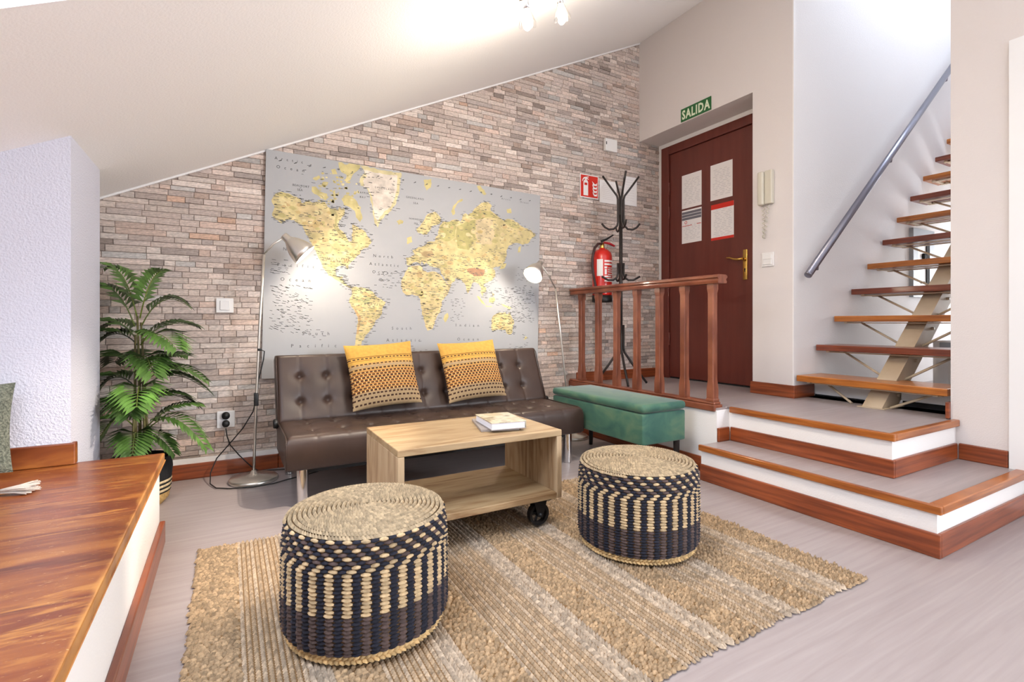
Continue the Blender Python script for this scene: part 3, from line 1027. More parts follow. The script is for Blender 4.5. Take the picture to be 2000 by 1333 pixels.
def make_pouf(name, label, loc):
    root = thing(name, label, 'pouf', loc, 'woven poufs on the rug')
    ox, oy, oz = loc
    core = [(0.0, 0.004), (0.190, 0.004)] + [(pouf_r(h) - 0.006, h) for h in (0.03, 0.06, 0.12, 0.2, 0.28, 0.312)] + [(0.200, 0.326), (0.1, 0.332), (0.0, 0.334)]
    MB().lathe(core, 40, loc).build('core', M['core'], root)
    side = MB()
    nc, nr = 62, 29
    pitch = 0.0102
    for r_ in range(nr):
        h = 0.030 + r_ * pitch
        top = nr - 1 - r_
        for c in range(nc):
            a = 2 * PI * (c + (0.5 if (r_ % 2 and top < 8) else 0.12 * (r_ % 2))) / nc
            R = pouf_r(h) - 0.004
            p = Vector((ox + R * math.cos(a), oy + R * math.sin(a), oz + h))
            tn = Vector((-math.sin(a), math.cos(a), 0))
            rad = Vector((math.cos(a), math.sin(a), 0))
            slope = 0.16 * (1 if c % 2 else -1)
            al = (tn + Vector((0, 0, slope * 0.4))).normalized()
            ac = rad.cross(al)
            if top < 7:
                k = (c + top // 2) % 2
                if top % 2 == 0:
                    col = TAN if k == 0 else NAV
                else:
                    col = BRW if k == 0 else NAV
            elif top < 19:
                col = TAN if c % 2 == 0 else NAV
            else:
                col = BRW if c % 2 == 0 else NAV
            L = 2 * PI * R / nc * ((1.62 if top < 19 else 1.36) if c % 2 == 0 else 1.50)
            side.lens(p, al, ac, rad, L, pitch * 1.10, (0.0085 if c % 2 == 0 else 0.0080) + r4.uniform(-.001, .001), jc(col), 0.22)
    tag(side.build('woven_side', M['weave'], root), 'navy, brown and straw checked weave', kind='stuff')
    topm = MB()
    th = 0.0
    turns = 17
    step = 0.0132
    rr = 0.010
    while rr < 0.2275:
        a = th
        z = 0.326 + 0.010 * (1 - (rr / 0.23) ** 2) - 0.009 * max(0, (rr - 0.185) / 0.04) ** 2
        p = Vector((ox + rr * math.cos(a), oy + rr * math.sin(a), oz + z))
        tn = Vector((-math.sin(a), math.cos(a), 0))
        rad = Vector((math.cos(a), math.sin(a), 0))
        sl = 0.55
        al = (tn * math.cos(sl) + rad * math.sin(sl)).normalized()
        topm.lens(p, al, UPV.cross(al), UPV, 0.0215, 0.0088, 0.0085, jc(STR, 0.12), 0.35)
        d = 0.0098
        th += d / max(rr, 0.012)
        rr += step * d / (2 * PI * max(rr, 0.012))
    tag(topm.build('coiled_top', M['weave'], root), 'coiled straw braid top', kind='stuff')
    rim = MB()
    n = 96
    for k in range(n):
        for s in (0, 1):
            a = 2 * PI * (k + 0.5 * s) / n
            R = 0.214 + 0.004
            p = Vector((ox + R * math.cos(a), oy + R * math.sin(a), oz + 0.006 + 0.011 * s))
            tn = Vector((-math.sin(a), math.cos(a), 0))
            rad = Vector((math.cos(a), math.sin(a), 0))
            al = (tn + Vector((0, 0, 0.45 if s else -0.45))).normalized()
            rim.lens(p, al, rad.cross(al), rad, 0.023, 0.011, 0.010, jc((204, 172, 122), 0.14))
    tag(rim.build('base_braid', M['weave'], root), 'straw braid around the base', kind='stuff')
    return root


p1 = make_pouf('pouf', 'straw and navy woven pouf, the nearer one in front of the table', (0.365, -1.897, 0.0198))
p2 = copy_tree(p1)
p2.location = (1.444, -1.905, 0.0198)
p2.rotation_euler = (0, 0, 0.7)
p2['label'] = 'straw and navy woven pouf, the one nearer the step and ottoman'

# ---- green ottoman
ot = thing('storage_ottoman', 'green velvet storage ottoman on thin dark legs', 'ottoman', (2.18, -0.9, 0))
MB().rbox(2.018, 2.362, -1.345, -0.455, 0.205, 0.382, 0.010, 3).build('body', M['velvet'], ot)
MB().rbox(2.012, 2.368, -1.351, -0.449, 0.386, 0.436, 0.022, 4).build('lid', M['velvet'], ot)
for x in (2.05, 2.33):
    for y in (-1.305, -0.495):
        MB().lathe([(0.014, 0), (0.019, 0.206)], 14, (x, y, 0), cap0=True).build('leg', M['blackm'], ot)

# ---- railing on the landing edge
rl = thing('railing', 'red-brown wooden railing on the landing edge beside the ottoman', 'railing', (2.515, -0.73, LZ - 0.02))
mb = MB()
strip(mb, 2.484, 2.562, -1.448, -0.002, 0.374, 0.412, 0.005); strip(mb, 2.492, 2.552, -1.444, -0.004, 0.412, 0.428, 0.006)
mb.build('base_rail', M['rail'], rl)
mb = MB()
prof = [(-0.040, 0.012), (-0.036, 0.0), (0.036, 0.0), (0.040, 0.012), (0.034, 0.020), (0.034, 0.026), (0.044, 0.034), (0.044, 0.044), (0.030, 0.052), (-0.030, 0.052), (-0.044, 0.044), (-0.044, 0.034), (-0.034, 0.026), (-0.034, 0.020)]
mb.prism(prof, (2.518, -1.480, 1.130), (1, 0, 0), (0, 0, 1), (0, 1, 0), 1.450)
mb.build('hand_rail', M['rail'], rl)
for k in range(7):
    y = -0.142 - 0.2115 * k
    mb = MB()
    h = 0.024

    def ring(hh, ch, z):
        return [(2.518 + sx, y + sy, z) for sx, sy in ((hh - ch, -hh), (hh, -hh + ch), (hh, hh - ch), (hh - ch, hh), (-hh + ch, hh), (-hh, hh - ch), (-hh, -hh + ch), (-hh + ch, -hh))]
    rings = [ring(h, 0.001, 0.428), ring(h, 0.001, 0.500), ring(h - 0.003, 0.005, 0.560), ring(h - 0.003, 0.005, 1.075), ring(h - 0.001, 0.001, 1.100), ring(h - 0.001, 0.001, 1.131)]
    vs_ = [p for r_ in rings for p in r_]
    fs = []
    for i in range(5):
        for q in range(8):
            w = (q + 1) % 8
            fs.append((i * 8 + q, i * 8 + w, (i + 1) * 8 + w, (i + 1) * 8 + q))
    mb.add(vs_, fs)
    if k in (0, 6):
        mb.rbox(2.490, 2.546, y - 0.028, y + 0.028, 0.428, 0.446, 0.003, 1, smooth=False)
    mb.build('baluster', M['rail'], rl)


# ---- floor lamps
def floor_lamp(label, base, pole, head, axis, watts, cord=None):
    root = thing('floor_lamp', label, 'lamp', (base[0], base[1], 0), 'brushed steel floor lamps')
    MB().lathe([(0.0, 0.0), (0.122, 0.0), (0.126, 0.004), (0.126, 0.018), (0.120, 0.024), (0.045, 0.030), (0.020, 0.042), (0.011, 0.060), (0.0, 0.060)], 40, (base[0], base[1], 0)).build('base', M['steel'], root)
    MB().tube(pole, 0.0075, 10).build('pole', M['steel'], root)
    ax = Vector(axis).normalized()
    hv = Vector(head)
    MB().tube([pole[-1], Vector(pole[-1]).lerp(hv, 0.5) + Vector((0, 0, 0.006)), hv + ax * 0.012], 0.0055, 8).build('arm', M['steel'], root)
    outer = [(0.0, -0.002), (0.018, 0.0), (0.022, 0.006), (0.023, 0.034), (0.032, 0.046), (0.048, 0.072), (0.060, 0.100), (0.068, 0.130), (0.073, 0.158)]
    inner = [(r - 0.002, h) for r, h in reversed(outer[2:])] + [(0.0, 0.010)]
    MB().lathe(outer + inner, 36, hv, ax).build('shade', M['steel'], root)
    bc = hv + ax * 0.115
    bulb = MB().lathe([(0.0, 0.0), (0.018, 0.0), (0.040, 0.022), (0.056, 0.044), (0.059, 0.052), (0.050, 0.057), (0.0, 0.060)], 24, hv + ax * 0.092, ax).build('bulb', M['bulb'], root)
    l = point_light('lamp_light', hv + ax * 0.158, watts, WARM, 0.03)
    l.parent = root
    l.location = (hv + ax * 0.158) - root.location
    return root


l1 = floor_lamp('brushed steel floor lamp left of the sofa, lit, shade tilted over the map', (0.128, -0.222),
                [(0.128, -0.222, 0.05), (0.140, -0.228, 0.45), (0.158, -0.240, 0.90), (0.178, -0.262, 1.285)], (0.276, -0.290, 1.398), (0.72, -0.13, -0.69), 7)
l2 = floor_lamp('brushed steel floor lamp behind the green ottoman, lit', (2.337, -0.250),
                [(2.337, -0.250, 0.05), (2.28, -0.250, 0.42), (2.23, -0.252, 0.80), (2.180, -0.256, 1.158)], (2.028, -0.282, 1.348), (-0.65, -0.33, -0.68), 7)
mb = MB()
mb.tube([(-0.010, -0.066, 0.283), (-0.004, -0.060, 0.235), (0.012, -0.050, 0.180), (0.060, -0.040, 0.110), (0.120, -0.050, 0.040), (0.160, -0.060, 0.010), (0.260, -0.075, 0.006), (0.380, -0.11, 0.006), (0.470, -0.17, 0.006), (0.470, -0.235, 0.006), (0.400, -0.27, 0.006), (0.300, -0.310, 0.006), (0.220, -0.352, 0.006), (0.120, -0.362, 0.006), (0.010, -0.330, 0.006),
         (-0.055, -0.285, 0.006), (-0.085, -0.20, 0.010), (-0.085, -0.12, 0.050), (-0.055, -0.085, 0.120), (0.010, -0.10, 0.200), (0.075, -0.150, 0.290), (0.125, -0.205, 0.390), (0.142, -0.222, 0.470), (0.150, -0.225, 0.560), (0.178, -0.225, 0.690), (0.182, -0.226, 0.735), (0.158, -0.232, 0.745)], 0.0032, 6)
crd = mb.build('power_cord', M['black'], l1)
MB().rbox(0.128, 0.152, -0.240, -0.214, 0.425, 0.500, 0.005, 2).build('cord_switch', M['black'], l1)
MB().rbox(0.146, 0.168, -0.246, -0.226, 0.738, 0.752, 0.003, 2).build('cord_clip', M['black'], l1)
MB().lathe([(0.0, 0.0), (0.019, 0.0), (0.020, 0.004), (0.020, 0.026), (0.014, 0.034), (0.0, 0.034)], 18, (-0.010, -0.022, 0.305), (0, -1, 0)).lathe([(0.0, 0.0), (0.021, 0.0), (0.021, 0.026), (0.0, 0.030)], 18, (-0.010, -0.022, 0.352), (0, -1, 0)).build('plug', M['black'], l1)


# ---- wall fittings on the stone wall
def plate(name, label, cat, x0, x1, z0, z1, y=-0.014, t=0.010, extra=None, m='white'):
    root = thing(name, label, cat, ((x0 + x1) / 2, y, z0))
    MB().rbox(x0, x1, y - t, y, z0, z1, 0.003, 2, smooth=False).build('plate', M[m], root)
    return root


sw = plate('wall_switch', 'white light switch on the stone wall above the socket', 'switch', -0.060, 0.030, 0.957, 1.043)
MB().rbox(-0.040, 0.010, -0.030, -0.0245, 0.972, 1.028, 0.002, 1, smooth=False).build('rocker', M['white'], sw)
so = plate('wall_socket', 'white wall socket with a black plug, low on the stone wall', 'socket', -0.056, 0.036, 0.279, 0.377, -0.012, 0.008)
bx = plate('wall_box', 'small white box on the stone wall near the ceiling recess', 'sensor', 2.852, 2.985, 2.398, 2.505, -0.013, 0.030)
MB().box(2.858, 2.866, -0.0445, -0.043, 2.45, 2.475).build('slot', M['dark'], bx)
for (x0, x1, z0, z1, lab, tl) in ((2.806, 3.000, 1.945, 2.142, 'square white sheet behind the coat rack, beside the red sign', 0.0), (3.082, 3.240, 1.955, 2.215, 'tall white paper sheet on the stone wall nearest the door', 0.0)):
    sh = thing('paper_sheet', lab, 'paper', ((x0 + x1) / 2, -0.015, z0), 'papers on the stone wall')
    MB().box(x0, x1, -0.017, -0.0155, z0, z1).build('sheet', M['paper'], sh)
    mb = MB()
    rr_ = random.Random(int(x0 * 100))
    for k in range(9):
        zz = z1 - 0.03 - k * (z1 - z0 - 0.05) / 9
        xa = x0 + 0.02 + rr_.uniform(0, .02)
        mb.add([(xa, -0.0174, zz), (x1 - 0.02 - rr_.uniform(0, .04), -0.0174, zz), (x1 - 0.03, -0.0174, zz + 0.002), (xa, -0.0174, zz + 0.002)], [(0, 1, 2, 3)])
    mb.build('print', mat('faint_print', (206, 200, 196), 0.8), sh)

# fire-extinguisher sign
fs_ = thing('fire_sign', 'red fire extinguisher sign on the stone wall', 'sign', (2.695, -0.015, 1.965))
FX, FZ = 2.594, 1.965
MB().box(FX, FX + 0.200, -0.018, -0.0145, FZ, FZ + 0.200).build('board', M['paper'], fs_)
MB().box(FX + 0.008, FX + 0.192, -0.0186, -0.018, FZ + 0.008, FZ + 0.192).build('red_field', M['red'], fs_)
mb = MB()
F = lambda pts: mb.flat(pts, (FX, -0.0190, FZ), (1, 0, 0), (0, 0, 1))
F([(0.036, 0.020), (0.086, 0.020), (0.086, 0.135), (0.078, 0.150), (0.044, 0.150), (0.036, 0.135)])
F([(0.052, 0.150), (0.070, 0.150), (0.070, 0.162), (0.090, 0.156), (0.092, 0.162), (0.072, 0.172), (0.094, 0.178), (0.090, 0.184), (0.060, 0.178), (0.040, 0.172), (0.028, 0.158), (0.022, 0.138), (0.028, 0.138), (0.036, 0.154), (0.052, 0.164)])
for k in range(4):
    z0 = 0.022 + k * 0.030
    F([(0.150 - 0.006 * k, z0), (0.182, z0 + 0.002), (0.184, z0 + 0.030), (0.172, z0 + 0.016), (0.156, z0 + 0.016), (0.134 - 0.002 * k, z0 + 0.038), (0.138, z0 + 0.018)])
mb.build('pictogram', M['paper'], fs_)
MB().box(FX + 0.046, FX + 0.076, -0.0196, -0.0191, FZ + 0.108, FZ + 0.128).build('label_patch', M['red'], fs_)


# ---- lettering helper
def text_faces(body, size, spacing=1.0, align='LEFT', bold=0.0):
    cu = bpy.data.curves.new('t', 'FONT')
    cu.body = body
    cu.size = size
    cu.space_character = spacing
    cu.align_x = align
    cu.resolution_u = 2
    cu.offset = bold
    ob = bpy.data.objects.new('t', cu)
    COL.objects.link(ob)
    dg = bpy.context.evaluated_depsgraph_get()
    dg.update()
    me = bpy.data.meshes.new_from_object(ob.evaluated_get(dg))
    vs_ = [tuple(v.co) for v in me.vertices]
    fs = [tuple(p.vertices) for p in me.polygons]
    bpy.data.objects.remove(ob)
    bpy.data.curves.remove(cu)
    bpy.data.meshes.remove(me)
    return vs_, fs


# exit sign above the door
es = thing('exit_sign', 'green exit sign with pale letters above the door', 'sign', (3.275, -0.645, 2.56))
MB().box(3.274, 3.279, -0.794, -0.496, 2.562, 2.667).build('board', M['green'], es)
vs_, fs = text_faces('SALIDA', 0.100, 1.16, 'CENTER', 0.0036)
mb = MB()
mb.add([(3.2735, -0.645 - v[0] * 0.74, 2.5800 + v[1]) for v in vs_], fs)
mb.build('lettering', M['glow'], es)

# ---- papers on the door
door_papers = [(-0.297, -0.509, 1.905, 2.200, 'upper white notice on the door, nearer the hinges', 'plan'),
               (-0.600, -0.810, 1.913, 2.208, 'upper white notice on the door, nearer the handle side', 'plan'),
               (-0.297, -0.509, 1.597, 1.888, 'white notice with grey title block, lower on the door', 'form'),
               (-0.606, -0.822, 1.580, 1.876, 'white notice with red top and bottom bands on the door', 'red')]
for (ya, yb, z0, z1, lab, kind) in door_papers:
    sh = thing('door_notice', lab, 'paper', (3.511, (ya + yb) / 2, z0), 'notices on the entrance door')
    MB().box(3.5102, 3.5112, yb, ya, z0, z1).build('sheet', M['paper'], sh)
    r5 = random.Random(int(-ya * 1000 + z0 * 77))

    def bar(mb, y0, y1, za, zb):
        mb.add([(3.5097, y0, za), (3.5097, y1, za), (3.5097, y1, zb), (3.5097, y0, zb)], [(0, 1, 2, 3)])
    mb = MB()
    nl = 16
    for k in range(nl):
        zz = z1 - 0.05 - k * (z1 - z0 - 0.07) / nl
        if kind == 'form' and zz > z1 - 0.12:
            continue
        y = ya - 0.02 - r5.uniform(0, 0.03)
        while y > yb + 0.03:
            l = r5.uniform(0.012, 0.05)
            bar(mb, y, max(y - l, yb + 0.015), zz, zz + 0.003)
            y -= l + r5.uniform(0.008, 0.03)
    mb.build('print', M['ink2'], sh)
    if kind == 'form':
        mb = MB()
        for k in range(3):
            bar(mb, ya - 0.002, yb + 0.002, z1 - 0.036 - 0.026 * k, z1 - 0.014 - 0.026 * k)
        mb.build('title_block', mat('dark_print', (112, 110, 118), 0.8), sh)
        mb = MB()
        bar(mb, ya - 0.004, ya - 0.11, z0 + 0.150, z0 + 0.155); bar(mb, yb + 0.05, yb + 0.004, z0 + 0.152, z0 + 0.157)
        n = 16
        for k in range(n):
            a0, a1 = 2 * PI * k / n, 2 * PI * (k + 1) / n
            q = [(3.5096, ya - 0.045 + r_ * math.cos(a), z0 + 0.182 + r_ * math.sin(a)) for r_, a in ((0.009, a0), (0.014, a0), (0.014, a1), (0.009, a1))]
            mb.add(q, [(0, 1, 2, 3)])
        mb.build('red_print', M['redp'], sh)
    if kind == 'red':
        mb = MB()
        bar(mb, ya, yb, z1 - 0.040, z1)
        mb.build('red_band', M['red'], sh)
        mb = MB()
        bar(mb, ya, yb, z0, z0 + 0.022)
        mb.build('red_band', M['red'], sh)

# ---- intercom and switch right of the door
ic = thing('intercom', 'beige intercom handset on the wall right of the door', 'intercom', (3.275, -1.262, 1.45))
MB().rbox(3.245, 3.279, -1.312, -1.258, 1.722, 1.955, 0.006, 2, smooth=False).build('body', M['beige'], ic)
MB().rbox(3.228, 3.279, -1.256, -1.214, 1.718, 1.952, 0.010, 3).build('handset', M['beige'], ic)
mb = MB()
pts = []
for k in range(150):
    t = k / 149
    a = 2 * PI * 16 * t
    yb_ = -1.248 - 0.018 * math.sin(PI * t) * 1.0
    zz = 1.725 - 0.225 * math.sin(PI * min(1, t * 1.0)) if False else None
    # down on one side, up on the other
    if t < 0.5:
        cy, cz = -1.240 - 0.006 * t, 1.722 - 0.235 * (t / 0.5)
    else:
        cy, cz = -1.243 - 0.035 * ((t - 0.5) / 0.5), 1.487 + 0.235 * ((t - 0.5) / 0.5)
    pts.append((3.262 + 0.010 * math.cos(a), cy + 0.008 * math.sin(a), cz))
MB().tube(pts, 0.0024, 5).build('coiled_cord', M['beige'], ic)
s2 = thing('wall_switch', 'white double switch on the wall below the intercom', 'switch', (3.275, -1.266, 1.29))
MB().rbox(3.270, 3.279, -1.311, -1.221, 1.290, 1.388, 0.003, 2, smooth=False).build('plate', M['white'], s2)
MB().rbox(3.264, 3.271, -1.297, -1.235, 1.341, 1.375, 0.002, 1, smooth=False).build('rocker', M['white'], s2)
MB().rbox(3.264, 3.271, -1.297, -1.235, 1.303, 1.338, 0.002, 1, smooth=False).build('rocker', M['white'], s2)

# ---- fire extinguisher
fe = thing('fire_extinguisher', 'red fire extinguisher hanging on the stone wall behind the railing', 'extinguisher', (2.762, -0.105, 1.07))
ex, ey = 2.762, -0.105
MB().lathe([(0.0, 1.125), (0.082, 1.125), (0.083, 1.14), (0.083, 1.455), (0.076, 1.488), (0.052, 1.512), (0.026, 1.522), (0.024, 1.530), (0.0, 1.53)], 32, (ex, ey, 0)).build('cylinder', M['extred'], fe)
MB().lathe([(0.0, 1.068), (0.080, 1.070), (0.085, 1.078), (0.085, 1.128), (0.0, 1.128)], 32, (ex, ey, 0)).build('base_cup', M['black'], fe)
MB().lathe([(0.018, 1.525), (0.020, 1.545), (0.015, 1.575), (0.0, 1.580)], 16, (ex, ey, 0)).build('valve', M['brass'], fe)
MB().tube([(ex - 0.020, ey - 0.01, 1.585), (ex + 0.03, ey - 0.02, 1.605), (ex + 0.095, ey - 0.03, 1.645)], [0.010, 0.009, 0.006], 8).build('lever', M['black'], fe)
MB().tube([(ex + 0.010, ey - 0.01, 1.578), (ex + 0.06, ey - 0.02, 1.572), (ex + 0.11, ey - 0.03, 1.552)], [0.009, 0.011, 0.009], 8).build('handle', mat('lever_red', (176, 24, 34), 0.4), fe)
MB().tube([(ex - 0.015, ey - 0.012, 1.565), (ex - 0.06, ey - 0.02, 1.560), (ex - 0.105, ey - 0.03, 1.520), (ex - 0.128, ey - 0.03, 1.440), (ex - 0.128, ey - 0.03, 1.360), (ex - 0.112, ey - 0.03, 1.270), (ex - 0.092, ey - 0.03, 1.190), (ex - 0.088, ey - 0.03, 1.10)], 0.0105, 10).build('hose', mat('hose_rubber', (58, 34, 34), 0.5), fe)


def band(a0, a1, z0, z1, r_, m, name, parent, n=10):
    mb = MB()
    mb.grid(lambda i, j: (ex + r_ * math.cos(a0 + (a1 - a0) * i / n), ey + r_ * math.sin(a0 + (a1 - a0) * i / n), z0 + (z1 - z0) * j), n, 1)
    return mb.build(name, m, parent)


A0 = -PI / 2 - 0.52
band(A0 - 0.72, A0 - 0.10, 1.288, 1.428, 0.0836, M['paper'], 'white_label', fe)
mb = MB()
for (za, zb, a0, a1) in ((1.405, 1.420, 0.05, 1.2), (1.378, 1.392, 0.05, 1.25), (1.352, 1.366, 0.05, 0.35), (1.352, 1.358, 0.45, 1.2), (1.335, 1.342, 0.40, 1.2), (1.318, 1.325, 0.40, 1.2), (1.298, 1.305, 0.40, 1.2), (1.278, 1.290, 0.05, 0.9), (1.262, 1.270, 0.3, 1.2), (1.300, 1.345, 0.08, 0.30), (1.240, 1.252, 0.05, 1.2)):
    n = 8
    mb.grid(lambda i, j: (ex + 0.0836 * math.cos(A0 + a0 + (a1 - a0) * i / n), ey + 0.0836 * math.sin(A0 + a0 + (a1 - a0) * i / n), za + (zb - za) * j), n, 1)
mb.build('printed_label', M['paper'], fe)

# ---- coat rack
cr = thing('coat_rack', 'black metal tree coat rack on the landing by the stone wall', 'coat rack', (2.795, -0.30, LZ))
cx, cy = 2.795, -0.30
MB().tube([(cx, cy, 0.64), (cx, cy, 1.78)], 0.0145, 14).build('pole', M['blackm'], cr)
for k in range(4):
    a = PI / 4 + k * PI / 2 + 0.32
    c, s = math.cos(a), math.sin(a)
    P_ = lambda r_, z: (cx + r_ * c, cy + r_ * s, z)
    MB().tube([P_(0.150, 2.095), P_(0.092, 2.015), P_(0.032, 1.935), P_(0.024, 1.905), P_(0.024, 1.720), P_(0.030, 1.690), P_(0.058, 1.664), P_(0.098, 1.660), P_(0.130, 1.676), P_(0.158, 1.708)], 0.0085, 8).build('coat_hook', M['blackm'], cr)
    MB().tube([P_(0.024, 1.385), P_(0.024, 1.300), P_(0.032, 1.268), P_(0.062, 1.246), P_(0.105, 1.246), P_(0.158, 1.276)], 0.0085, 8).build('umbrella_hook', M['blackm'], cr)
    MB().tube([P_(0.022, 0.88), P_(0.022, 0.69), P_(0.030, 0.655), P_(0.11, 0.54), P_(0.215, LZ + 0.010)], 0.0095, 8).build('leg', M['blackm'], cr)

# ---- palm in a basket
pp = thing('potted_palm', 'green artificial palm in a black and straw basket behind the window seat', 'plant', (-0.375, -0.375, 0))
PX, PY = -0.375, -0.375
mb = MB()
prof = [(0.090, 0.0), (0.112, 0.02), (0.124, 0.07), (0.130, 0.14), (0.133, 0.225), (0.130, 0.238), (0.124, 0.238), (0.120, 0.20)]
bands_ = [(0.0, 0.062, (196, 160, 100)), (0.062, 0.070, (20, 18, 18)), (0.070, 0.082, (214, 190, 150)), (0.082, 0.092, (20, 18, 18)), (0.092, 0.104, (214, 190, 150)), (0.104, 0.114, (20, 18, 18)), (0.114, 0.126, (214, 190, 150)), (0.126, 0.238, (22, 22, 24))]


def pr_at(z):
    for (r0, z0), (r1, z1) in zip(prof[:6], prof[1:6]):
        if z0 <= z <= z1:
            return r0 + (r1 - r0) * (z - z0) / max(1e-6, z1 - z0)
    return prof[0][0] if z <= 0 else prof[5][0]


for (z0, z1, c) in bands_:
    mb.lathe([(pr_at(z0), z0), (pr_at((z0 + z1) / 2) + 0.003, (z0 + z1) / 2), (pr_at(z1), z1)], 32, (PX, PY, 0), col=lin(c))
mb.lathe([(0.130, 0.238), (0.120, 0.236), (0.116, 0.19)], 32, (PX, PY, 0), col=lin((22, 22, 24)))
mb.lathe([(0.0, 0.001), (0.090, 0.001)], 32, (PX, PY, 0), col=lin((196, 160, 100)))
mb.build('basket', M['basket'], pp)
MB().lathe([(0.117, 0.195), (0.06, 0.205), (0.0, 0.205)], 24, (PX, PY, 0)).build('soil', M['soil'], pp)

# each frond: base point on a stem, tip, rise of the arch, leaflet length, shade
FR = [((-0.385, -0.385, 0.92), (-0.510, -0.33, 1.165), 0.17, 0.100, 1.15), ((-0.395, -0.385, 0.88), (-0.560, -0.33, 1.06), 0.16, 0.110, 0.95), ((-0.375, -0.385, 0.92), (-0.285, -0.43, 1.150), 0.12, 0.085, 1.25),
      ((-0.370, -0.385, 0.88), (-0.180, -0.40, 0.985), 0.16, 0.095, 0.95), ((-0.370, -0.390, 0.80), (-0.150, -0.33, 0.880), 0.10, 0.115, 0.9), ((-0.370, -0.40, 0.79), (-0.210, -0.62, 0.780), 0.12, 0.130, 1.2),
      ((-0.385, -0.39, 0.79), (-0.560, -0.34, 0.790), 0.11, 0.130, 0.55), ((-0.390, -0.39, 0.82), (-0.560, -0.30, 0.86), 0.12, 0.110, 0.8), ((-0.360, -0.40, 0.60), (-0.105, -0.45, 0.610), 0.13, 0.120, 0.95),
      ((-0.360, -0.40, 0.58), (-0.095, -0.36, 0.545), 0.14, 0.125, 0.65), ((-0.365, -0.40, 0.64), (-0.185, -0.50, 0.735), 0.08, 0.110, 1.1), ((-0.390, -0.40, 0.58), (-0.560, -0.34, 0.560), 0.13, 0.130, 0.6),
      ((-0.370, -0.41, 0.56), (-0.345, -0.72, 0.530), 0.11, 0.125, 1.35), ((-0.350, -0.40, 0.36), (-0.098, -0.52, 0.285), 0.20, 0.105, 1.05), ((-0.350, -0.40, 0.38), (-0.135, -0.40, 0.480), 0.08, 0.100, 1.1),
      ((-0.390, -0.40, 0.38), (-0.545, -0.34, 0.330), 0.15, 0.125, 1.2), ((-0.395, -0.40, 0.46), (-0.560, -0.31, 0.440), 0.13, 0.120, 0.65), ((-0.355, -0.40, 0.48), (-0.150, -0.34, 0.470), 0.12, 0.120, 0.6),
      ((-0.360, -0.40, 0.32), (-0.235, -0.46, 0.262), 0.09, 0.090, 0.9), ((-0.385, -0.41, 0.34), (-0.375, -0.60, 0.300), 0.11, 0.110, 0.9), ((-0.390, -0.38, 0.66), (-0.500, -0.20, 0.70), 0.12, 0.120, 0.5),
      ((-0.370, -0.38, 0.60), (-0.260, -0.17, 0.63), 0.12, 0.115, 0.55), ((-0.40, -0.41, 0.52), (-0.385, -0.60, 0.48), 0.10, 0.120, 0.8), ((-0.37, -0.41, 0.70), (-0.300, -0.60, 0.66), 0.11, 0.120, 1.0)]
r6 = random.Random(9)
for (b, t, rise, ll, sh) in FR:
    b, t = Vector(b), Vector(t)
    c = b.lerp(t, 0.42) + Vector((0, 0, rise))
    Q = lambda u: b * (1 - u) ** 2 + c * 2 * u * (1 - u) + t * u * u
    mb = MB()
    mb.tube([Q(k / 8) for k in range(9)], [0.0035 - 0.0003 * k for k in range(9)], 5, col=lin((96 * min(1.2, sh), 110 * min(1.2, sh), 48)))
    n = 14
    for k in range(n):
        u = 0.20 + 0.78 * k / (n - 1)
        p = Q(u)
        tn = (Q(min(1, u + 0.02)) - Q(u - 0.02)).normalized()
        sd = tn.cross(UPV).normalized()
        upn = sd.cross(tn)
        env = ll * (0.62 + 0.6 * math.sin(PI * min(1, 0.15 + 0.85 * u)) ** 0.8) * (1 - 0.25 * u)
        for s in (-1, 1):
            L = env * r6.uniform(1.05, 1.32)
            d0 = (sd * s * 0.86 + tn * (0.45 + 0.5 * u) + upn * 0.22).normalized()
            d1 = (d0 + Vector((0, 0, -0.55))).normalized()
            w = 0.0115 + 0.003 * r6.random()
            m1 = p + d0 * L * 0.45
            e = m1 + d1 * L * 0.55
            wv = d0.cross(upn).normalized() * w
            fold = upn * 0.002
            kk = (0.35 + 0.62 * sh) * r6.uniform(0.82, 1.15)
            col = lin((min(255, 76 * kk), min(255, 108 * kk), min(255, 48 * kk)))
            def clear(q_):      # leaflets bend round the pier instead of entering it
                if q_.x < -0.507 and q_.y < -0.455:
                    if q_.y > -0.53:
                        q_.y = -0.452
                    else:
                        q_.x = -0.505
                return q_
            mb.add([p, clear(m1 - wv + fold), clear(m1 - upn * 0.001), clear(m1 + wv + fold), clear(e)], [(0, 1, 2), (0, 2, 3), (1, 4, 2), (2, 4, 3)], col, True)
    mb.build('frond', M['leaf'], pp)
for (dx, dy, tx, ty, tz) in ((0, 0, -0.385, -0.385, 0.93), (0.03, 0.01, -0.370, -0.390, 0.90), (-0.03, 0.0, -0.392, -0.392, 0.84), (0.02, -0.03, -0.362, -0.402, 0.66), (-0.02, -0.02, -0.392, -0.402, 0.62), (0.045, 0.0, -0.352, -0.40, 0.50), (-0.04, -0.01, -0.395, -0.405, 0.48)):
    MB().tube([(PX + dx, PY + dy, 0.20), ((PX + dx + tx) / 2 + 0.004, (PY + dy + ty) / 2, tz * 0.6), (tx, ty, tz)], [0.0075, 0.006, 0.0045], 8).build('stem', M['stem'], pp)
